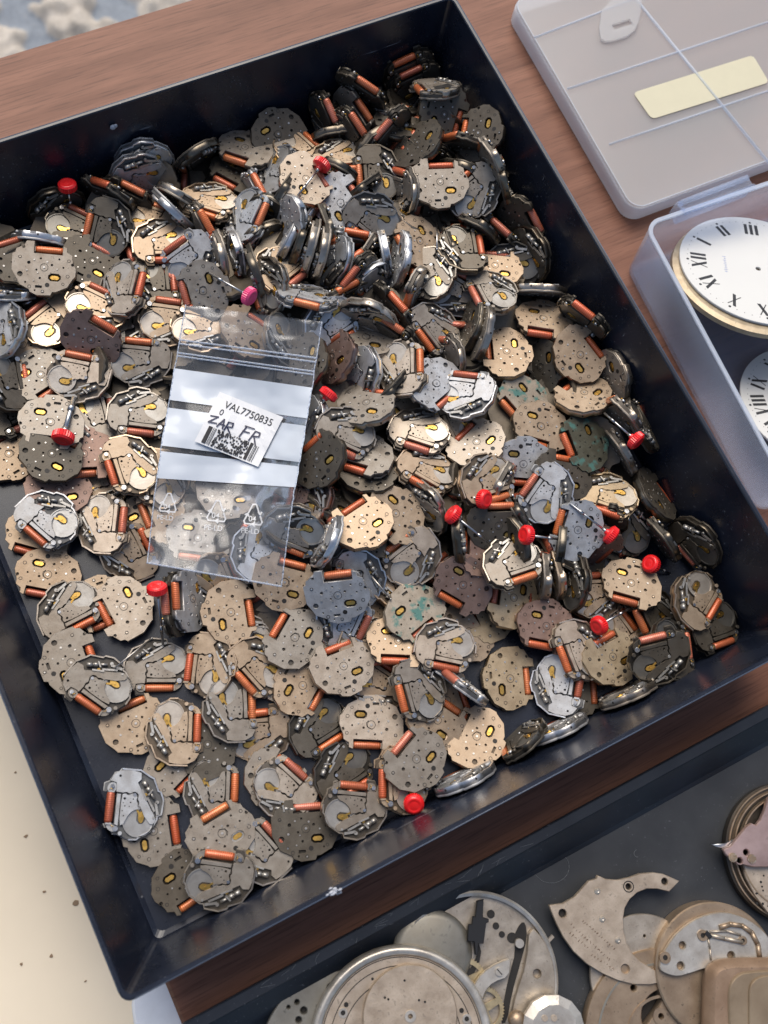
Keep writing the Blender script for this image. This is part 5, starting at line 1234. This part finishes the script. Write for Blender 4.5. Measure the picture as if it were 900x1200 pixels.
def gear(b,x,y,R0,teeth,z0,z1,mi,spokes=True):
    o_=[(x+(R0 if i%2 else R0*.93)*math.cos(math.pi*i/teeth+.4*(0)),y+(R0 if i%2 else R0*.93)*math.sin(math.pi*i/teeth)) for i in range(2*teeth)]
    hl=[]
    if spokes:
        for s in range(4):
            a0=math.radians(90*s+10);a1=math.radians(90*s+80)
            hl.append([(x+R0*.78*math.cos(a0+(a1-a0)*t/8),y+R0*.78*math.sin(a0+(a1-a0)*t/8)) for t in range(9)]+[(x+R0*.25*math.cos((a0+a1)/2),y+R0*.25*math.sin((a0+a1)/2))])
    b.flat([o_]+hl,z0,z1,mi)
YB=metal('pale_brass',(.68,.56,.34),1,.35,.85,.3)
for p,R0,T,z in (((566,1183),.0064,44,.0036),((544,1153),.0072,52,.0032)):
    x,y=XY(p,.007); b=MB(); gear(b,x,y,R0,T,FZ+z,FZ+z+.0006,0); b.cyl((x,y,FZ+z),(x,y,FZ+z+.0012),.0008,0,12); unp(b.build('gear',[YB],r),r)
b=MB(); d0=at((562,1052),.009); 
b.flat([[XY(p,.009) for p in ((549,1083),(553,1083),(554,1074),(557,1074),(559,1056),(567,1054),(566,1075),(573,1077),(573,1081),(570,1082),(567,1106),(561,1106),(560,1120),(557,1119),(556,1104),(548,1103))]],FZ+.0042,FZ+.0060,0,.0002)
unp(b.build('black_clip',[M['bstone']],r),r)
for p,s in (((528,1077),.0010),((534,1084),.0006),((583,1086),.0010),((590,1096),.0009),((602,1100),.0015),((577,1072),.0012)):
    x,y=XY(p,.008); b=MB(); b.cyl((x,y,FZ+.0028),(x,y,FZ+.0031),s,0,14); 
    if s>.0013: b.cyl((x+.001,y-.002,FZ+.003),(x+.001,y-.002,FZ+.0052),.0013,1,14)
    unp(b.build('screw_hole',[M['hole'],WH],r),r)
b=MB(); x,y=XY((645,1101),.006); b.box((x,y,FZ+.0024),(.0028,.0010,.0008),0,Matrix.Rotation(.3,3,'Z')); unp(b.build('locating_pin',[AG],r),r)
# left plate under the round plate
r=root_at('drilled_plate',(398,1240),.006); tag(r,'greenish drilled plate mostly hidden under the large round plate','watch plate'); c=r.location
b=MB(); hl=[circ(*XY(p,.0055),s,12) for p,s in (((356,1184),.0009),((348,1174),.0006),((350,1195),.0008),((388,1157),.0011),((338,1180),.0004))]
b.flat([circ(c.x,c.y,.0228,72)]+hl,FZ+.0008,FZ+.0028,0,.0003); b.flat([circ(c.x,c.y,.0220,40)],FZ+.0002,FZ+.0008,1); unp(b.build('plate',[GRN,M['hole']],r),r)
# faceted bright disc
r=root_at('faceted_disc',(648,1206),.012); c=r.location; tag(r,'small bright faceted disc with bluish sheen at the bottom edge','disc')
b=MB(); b.lathe([(0,.0062),(.0085,.0062),(.0088,.0066),(0.0092,.0098),(.0068,.0112),(0,.0110)],(c.x,c.y,FZ),0,14); unp(b.build('disc',[WH],r),r)
for p in ((638,1193),(649,1193)): x,y=XY(p,.0138); b=MB(); b.cyl((x,y,FZ+.0109),(x,y,FZ+.0114),.0009,0,12); unp(b.build('rivet',[AG2],r),r)
b=MB(); x,y=XY((607,1196),.012); b.ball((x,y,FZ+.0075),.0026,0,(1,1,.8),14); tag(b.build('brass_stud',[BRS]),'small brownish brass stud beside the faceted disc','stud')
# c crescent bridge
V5=[(68,303),(150,292),(215,255),(260,205),(300,160),(345,148),(352,128),(400,150),(470,155),(540,140),(600,118),(680,112),(735,120),(832,162),(772,225),(700,208),(640,208),(585,230),(540,270),(512,320),(502,380),(505,450),(520,520),(550,580),(600,630),(680,680),(740,715),(757,740),(740,755),(660,770),(560,768),(470,745),(380,705),(290,650),(210,575),(150,490),(110,410),(85,350)]
ZC=FZ+.0054
cp=[(630+a/5,1000+b_/5) for a,b_ in V5]
r=root_at('crescent_bridge',(700,1090),ZC); tag(r,'tan crescent-shaped bridge with engraved lines and a hooked upper arm','bridge plate')
b=MB(); hl=[circ(*XY((630+a/5,1000+b_/5),ZC),s,16) for a,b_,s in ((147,352,.0012),(533,195,.0009),(745,165,.0010),(515,678,.0013))]
b.flat([[XY(p,ZC) for p in cp]]+hl,ZC-.0017,ZC,0,.0002); unp(b.build('plate',[AG2],r),r)
for a,b_ in ((350,222),(378,385),(470,510)):
    x,y=XY((630+a/5,1000+b_/5),ZC); b=MB(); b.lathe([(0,.0006),(.0004,.0007),(.0008,.0003),(.0010,0)],(x,y,ZC),0,20); unp(b.build('rivet',[WH],r),r)
b=MB(); x,y=XY((630+533/5,1000+195/5),ZC); b.ring(x,y,ZC,.0014,.0017,.00008,0,24)
for a,b_ in ((147,352),(533,195),(745,165),(515,678)): x,y=XY((630+a/5,1000+b_/5),ZC); b.cyl((x,y,ZC-.0019),(x,y,ZC-.0017),.0014,0,12)
unp(b.build('hole_ring',[M['hole']],r),r)
b=MB(); rq=random.Random(11); EN=metal('engraved_lines',(.22,.16,.11),1,.5,.5,.3)
for (x0,y0,x1,y1,n) in ((682,1078,721,1113,14),(668,1082,716,1126,15),(667,1092,690,1112,7),(692,1118,720,1136,8)):
    for i in range(n):
        t=(i+.5)/n; px=x0+(x1-x0)*t; py=y0+(y1-y0)*t; ux,uy=(x1-x0),(y1-y0); l=math.hypot(ux,uy); ux/=l;uy/=l; vx,vy=-uy,ux
        for s in range(rq.choice((1,2,2,3))):
            a=(px+ux*rq.uniform(-.9,.9)+vx*rq.uniform(-1.6,-.4),py+uy*rq.uniform(-.9,.9)+vy*rq.uniform(-1.6,-.4)); e=(a[0]+vx*rq.uniform(1.2,2.6)+ux*rq.uniform(-1,1),a[1]+vy*rq.uniform(1.2,2.6)+uy*rq.uniform(-1,1))
            A3=at(a,ZC+.00003);B3=at(e,ZC+.00003); b.tube([A3,B3],.00007,0,4)
unp(b.build('engraving',[EN],r),r)
# d plates below the crescent
r=root_at('thin_plate',(757,1143),.006); c=r.location; tag(r,'thin greyish plate between the crescent bridge and the chronograph disc','watch plate')
b=MB(); b.flat([[q_ for q_ in circ(c.x,c.y,.0172,96) if q_[1]>c.y+.0012]]+[circ(*XY(p,.0065),s,10) for p,s in (((756,1097),.0004),((762,1113),.0003))],FZ+.0018,FZ+.0032,0,.0002); unp(b.build('plate',[AG],r),r)
r=root_at('brown_plate',(778,1216),.006); c=r.location; tag(r,'brown patinated plate with a large oval opening below the crescent bridge','watch plate')
b=MB(); op=pl(((752,1196),(753,1180),(760,1168),(770,1161),(779,1160),(778,1170),(772,1182),(762,1196),(756,1204)),.0075); op2=pl(((785,1161),(790,1162),(796,1168),(790,1168)),.0075)
b.flat([circ(c.x,c.y,.0245,80),op,op2,circ(*XY((743,1158),.0075),.0009,12),circ(*XY((775,1191),.0075),.0008,12)],FZ+.0004,FZ+.0044,0,.0003); b.flat([circ(c.x,c.y,.0240,40)],FZ+.0001,FZ+.0004,1); unp(b.build('plate',[BRS,M['hole']],r),r)
b=MB(); b.ring(*XY((775,1191),.0078),FZ+.0044,.0009,.0024,.0004,0,24); b.ring(c.x,c.y,FZ+.0044,.0110,.0118,.0003,0,60); b.ring(c.x,c.y,FZ+.0044,.0200,.0206,.0002,1,70); unp(b.build('boss',[BRS,GRN],r),r)
# e chronograph disc
r=root_at('chronograph_plate',(843,1138),.010); c=r.location; tag(r,'thick silvery chronograph plate with a curved lever groove beside the brown case','watch plate')
ko=.0192; b=MB(); b.lathe([(0,.0002),(ko,.0002),(ko,.0058),(ko-.0004,.0062),(ko-.0012,.0062),(0,.0062)],(c.x,c.y,FZ),0,90); unp(b.build('base',[BRS],r),r)
z=FZ+.0080; b=MB(); P6=lambda L: [XY((750+a/6,1040+b_/6),z) for a,b_ in L]
b.flat([smooth(P6(((135,575),(150,500),(200,400),(270,310),(370,235),(470,190),(600,172),(720,205),(820,262),(900,340),(960,440),(980,560),(900,620),(620,640),(500,560),(455,570),(350,605),(270,628),(190,612))),1),circ(*XY((800,1108),z),.0011,16),circ(*XY((798,1132),z),.0012,16),circ(*XY((857,1120),z),.0012,16)],FZ+.0062,z,0,.0002); unp(b.build('bridge',[WH],r),r)
b=MB()
def arc(p0,pts,rad,mi): b.tube([at(p,z+.0002) for p in pts],rad,mi,6)
arc(0,((843,1087),(856,1083),(870,1085),(881,1093),(888,1107),(890,1122)),.0008,1); arc(0,((830,1100),(832,1112),(833,1125)),.0003,0); arc(0,((832,1096),(850,1100),(870,1104)),.0007,0); arc(0,((832,1092),(852,1091),(868,1096)),.0004,0)
unp(b.build('lever',[AG,BRS],r),r)
for p,s in (((823,1096),.0016),((779,1122),.0017),((870,1102),.0013)): x,y=XY(p,z); b=MB(); b.ring(x,y,z-.0002,s*.45,s,.0007,0,20); b.cyl((x,y,z-.0001),(x,y,z+.0002),s*.45,1,12); unp(b.build('jewel_setting',[BRS,M['hole']],r),r)
b=MB(); x,y=XY((829,1095),z); b.box((x,y,z+.0005),(.0012,.0022,.0008),0,Matrix.Rotation(.3,3,'Z')); unp(b.build('black_block',[M['bstone']],r),r)
# f brown case
r=root_at('case_block',(880,1175),.012); tag(r,'brown rounded square copper case with stepped pale centre at the lower right','watch case')
zt=FZ+.0130; b=MB(); b.flat([smooth([XY(p,zt) for p in ((830,1160),(831,1142),(838,1130),(852,1125),(880,1124),(960,1124),(975,1180),(960,1262),(850,1262),(828,1240))],2)],FZ+.0064,zt,0,.0022); unp(b.build('case_band',[COP],r),r)
zt2=zt+.0024; b=MB(); b.flat([smooth([XY(p,zt2) for p in ((856,1180),(857,1155),(866,1143),(880,1138),(950,1136),(955,1255),(860,1255))],2)],zt-.001,zt+.0006,1,.0007); b.flat([smooth([XY(p,zt2) for p in ((880,1180),(880,1158),(886,1148),(900,1143),(950,1142),(950,1245),(880,1245))],2)],zt+.0004,zt+.0012,1,.0004); unp(b.build('crystal_seat',[AG2,metal('olive_patina',(.40,.31,.21),1,.4,.6,.3,scale=60)],r),r)
# g ringed movement at the right edge
r=root_at('ringed_movement',(934,1000),.010); c=r.location; tag(r,'ringed movement with concentric brass and dark rings at the right edge','watch movement')
b=MB(); k=.0212
b.lathe([(0,.0004),(k,.0004),(k,.0030),(k-.0005,.0034),(0,.0034)],(c.x,c.y,FZ),1,90)
for i,(rr_,h) in enumerate(((k-.0006,.0040),(k-.0020,.0048),(k-.0036,.0056))): b.lathe([(rr_-.0006,h-.0014),(rr_-.0004,h),(rr_,h),(rr_+.0002,h-.0014)],(c.x,c.y,FZ),0,90)
unp(b.build('ring_stack',[BRS,DST],r),r)
b=MB(); z=FZ+.0054; hl=[]
rq=random.Random(4); b.flat([[XY(p,z) for p in ((868,1005),(885,1012),(905,1015),(985,1015),(975,1050),(950,1075),(925,1082),(900,1070),(885,1050),(874,1028))]],FZ+.0034,z,0,.0002)
for i in range(26): x,y=XY((rq.uniform(884,930),rq.uniform(1022,1062)),z); b.cyl((x,y,z),(x,y,z+.0001),rq.choice((.0002,.0003,.0004)),1,7)
unp(b.build('lower_plate',[AG2,M['hole']],r),r)
G5=[(100,600),(120,640),(200,700),(300,722),(420,722),(520,700),(560,560),(480,300),(430,230),(400,260),(375,340),(350,400),(320,440),(290,425),(250,455),(190,530),(150,580)]
z=FZ+.0076; r2=root_at('pinkish_bridge',(880,985),z); tag(r2,'pinkish rhodium bridge with pointed end lying on the ringed movement','bridge plate')
b=MB(); b.flat([[XY((830+a/5.71,890+b_/5.71),z) for a,b_ in G5]]+[circ(*XY((830+a/5.71,890+b_/5.71),z),.0009,12) for a,b_ in ((255,622),(212,678))],FZ+.0058,z,0,.0003); unp(b.build('plate',[PK],r2),r2)
for a,b_ in ((290,665),(163,655)): x,y=XY((830+a/5.71,890+b_/5.71),z); b=MB(); b.cyl((x,y,z),(x,y,z+.0005),.0010,0,16); b.ring(x,y,z,.0010,.0014,.0003,1,16); unp(b.build('jewel_setting',[AG,BRS],r2),r2)
b=MB(); b.flat([[XY((830+a/5.71,890+b_/5.71),z) for a,b_ in ((40,570),(130,562),(200,530),(242,568),(185,595),(100,597))]],FZ+.0048,FZ+.0056,0,.0002); tag(b.build('steel_spring',[M['steel']]),'thin pointed steel spring sticking out left of the pinkish bridge','spring')
# ---------------------------------------------------------------- camera, light, render
cam=bpy.data.cameras.new('camera'); co=bpy.data.objects.new('camera',cam); C.objects.link(co); sc.camera=co
m=Matrix([[ROTM[i][0],-ROTM[i][1],-ROTM[i][2]] for i in range(3)]); co.matrix_world=Matrix.Translation(CP)@m.to_4x4()
cam.sensor_fit='VERTICAL'; cam.sensor_height=36; cam.lens=36*FPX/1200; cam.clip_start=.01; cam.clip_end=50
cam.dof.use_dof=True; cam.dof.focus_distance=.325; cam.dof.aperture_fstop=cam.lens/2.2
# aperture: f-number is focal/diameter in mm, with a phone-like entrance pupil of about 3 mm
w=bpy.data.worlds.new('World'); sc.world=w; w.use_nodes=True; t=w.node_tree; bg=t.nodes['Background']
sky=t.nodes.new('ShaderNodeTexSky'); sky.sky_type='NISHITA'; sky.sun_disc=False
EL,AZ=math.radians(53),math.radians(15)      # azimuth from +Y towards +X
sky.sun_elevation=EL; sky.sun_rotation=AZ; sky.air_density=1.0; sky.dust_density=3.5; sky.ozone_density=0.6
t.links.new(sky.outputs[0],bg.inputs[0]); bg.inputs[1].default_value=.09
sd=bpy.data.lights.new('sun','SUN'); sd.energy=1.75; sd.angle=math.radians(45); sd.color=(1,.95,.87); so_=bpy.data.objects.new('sun',sd); C.objects.link(so_)
dv=Vector((math.sin(AZ)*math.cos(EL),math.cos(AZ)*math.cos(EL),math.sin(EL))); so_.rotation_mode='QUATERNION'; so_.rotation_quaternion=dv.to_track_quat('Z','Y')
sc.view_settings.view_transform='Standard'; sc.view_settings.look='None'; sc.view_settings.exposure=0.58; sc.view_settings.gamma=1
sc.cycles.max_bounces=8; sc.cycles.transparent_max_bounces=16; sc.cycles.caustics_reflective=False; sc.cycles.caustics_refractive=False
sc.cycles.use_denoising=True
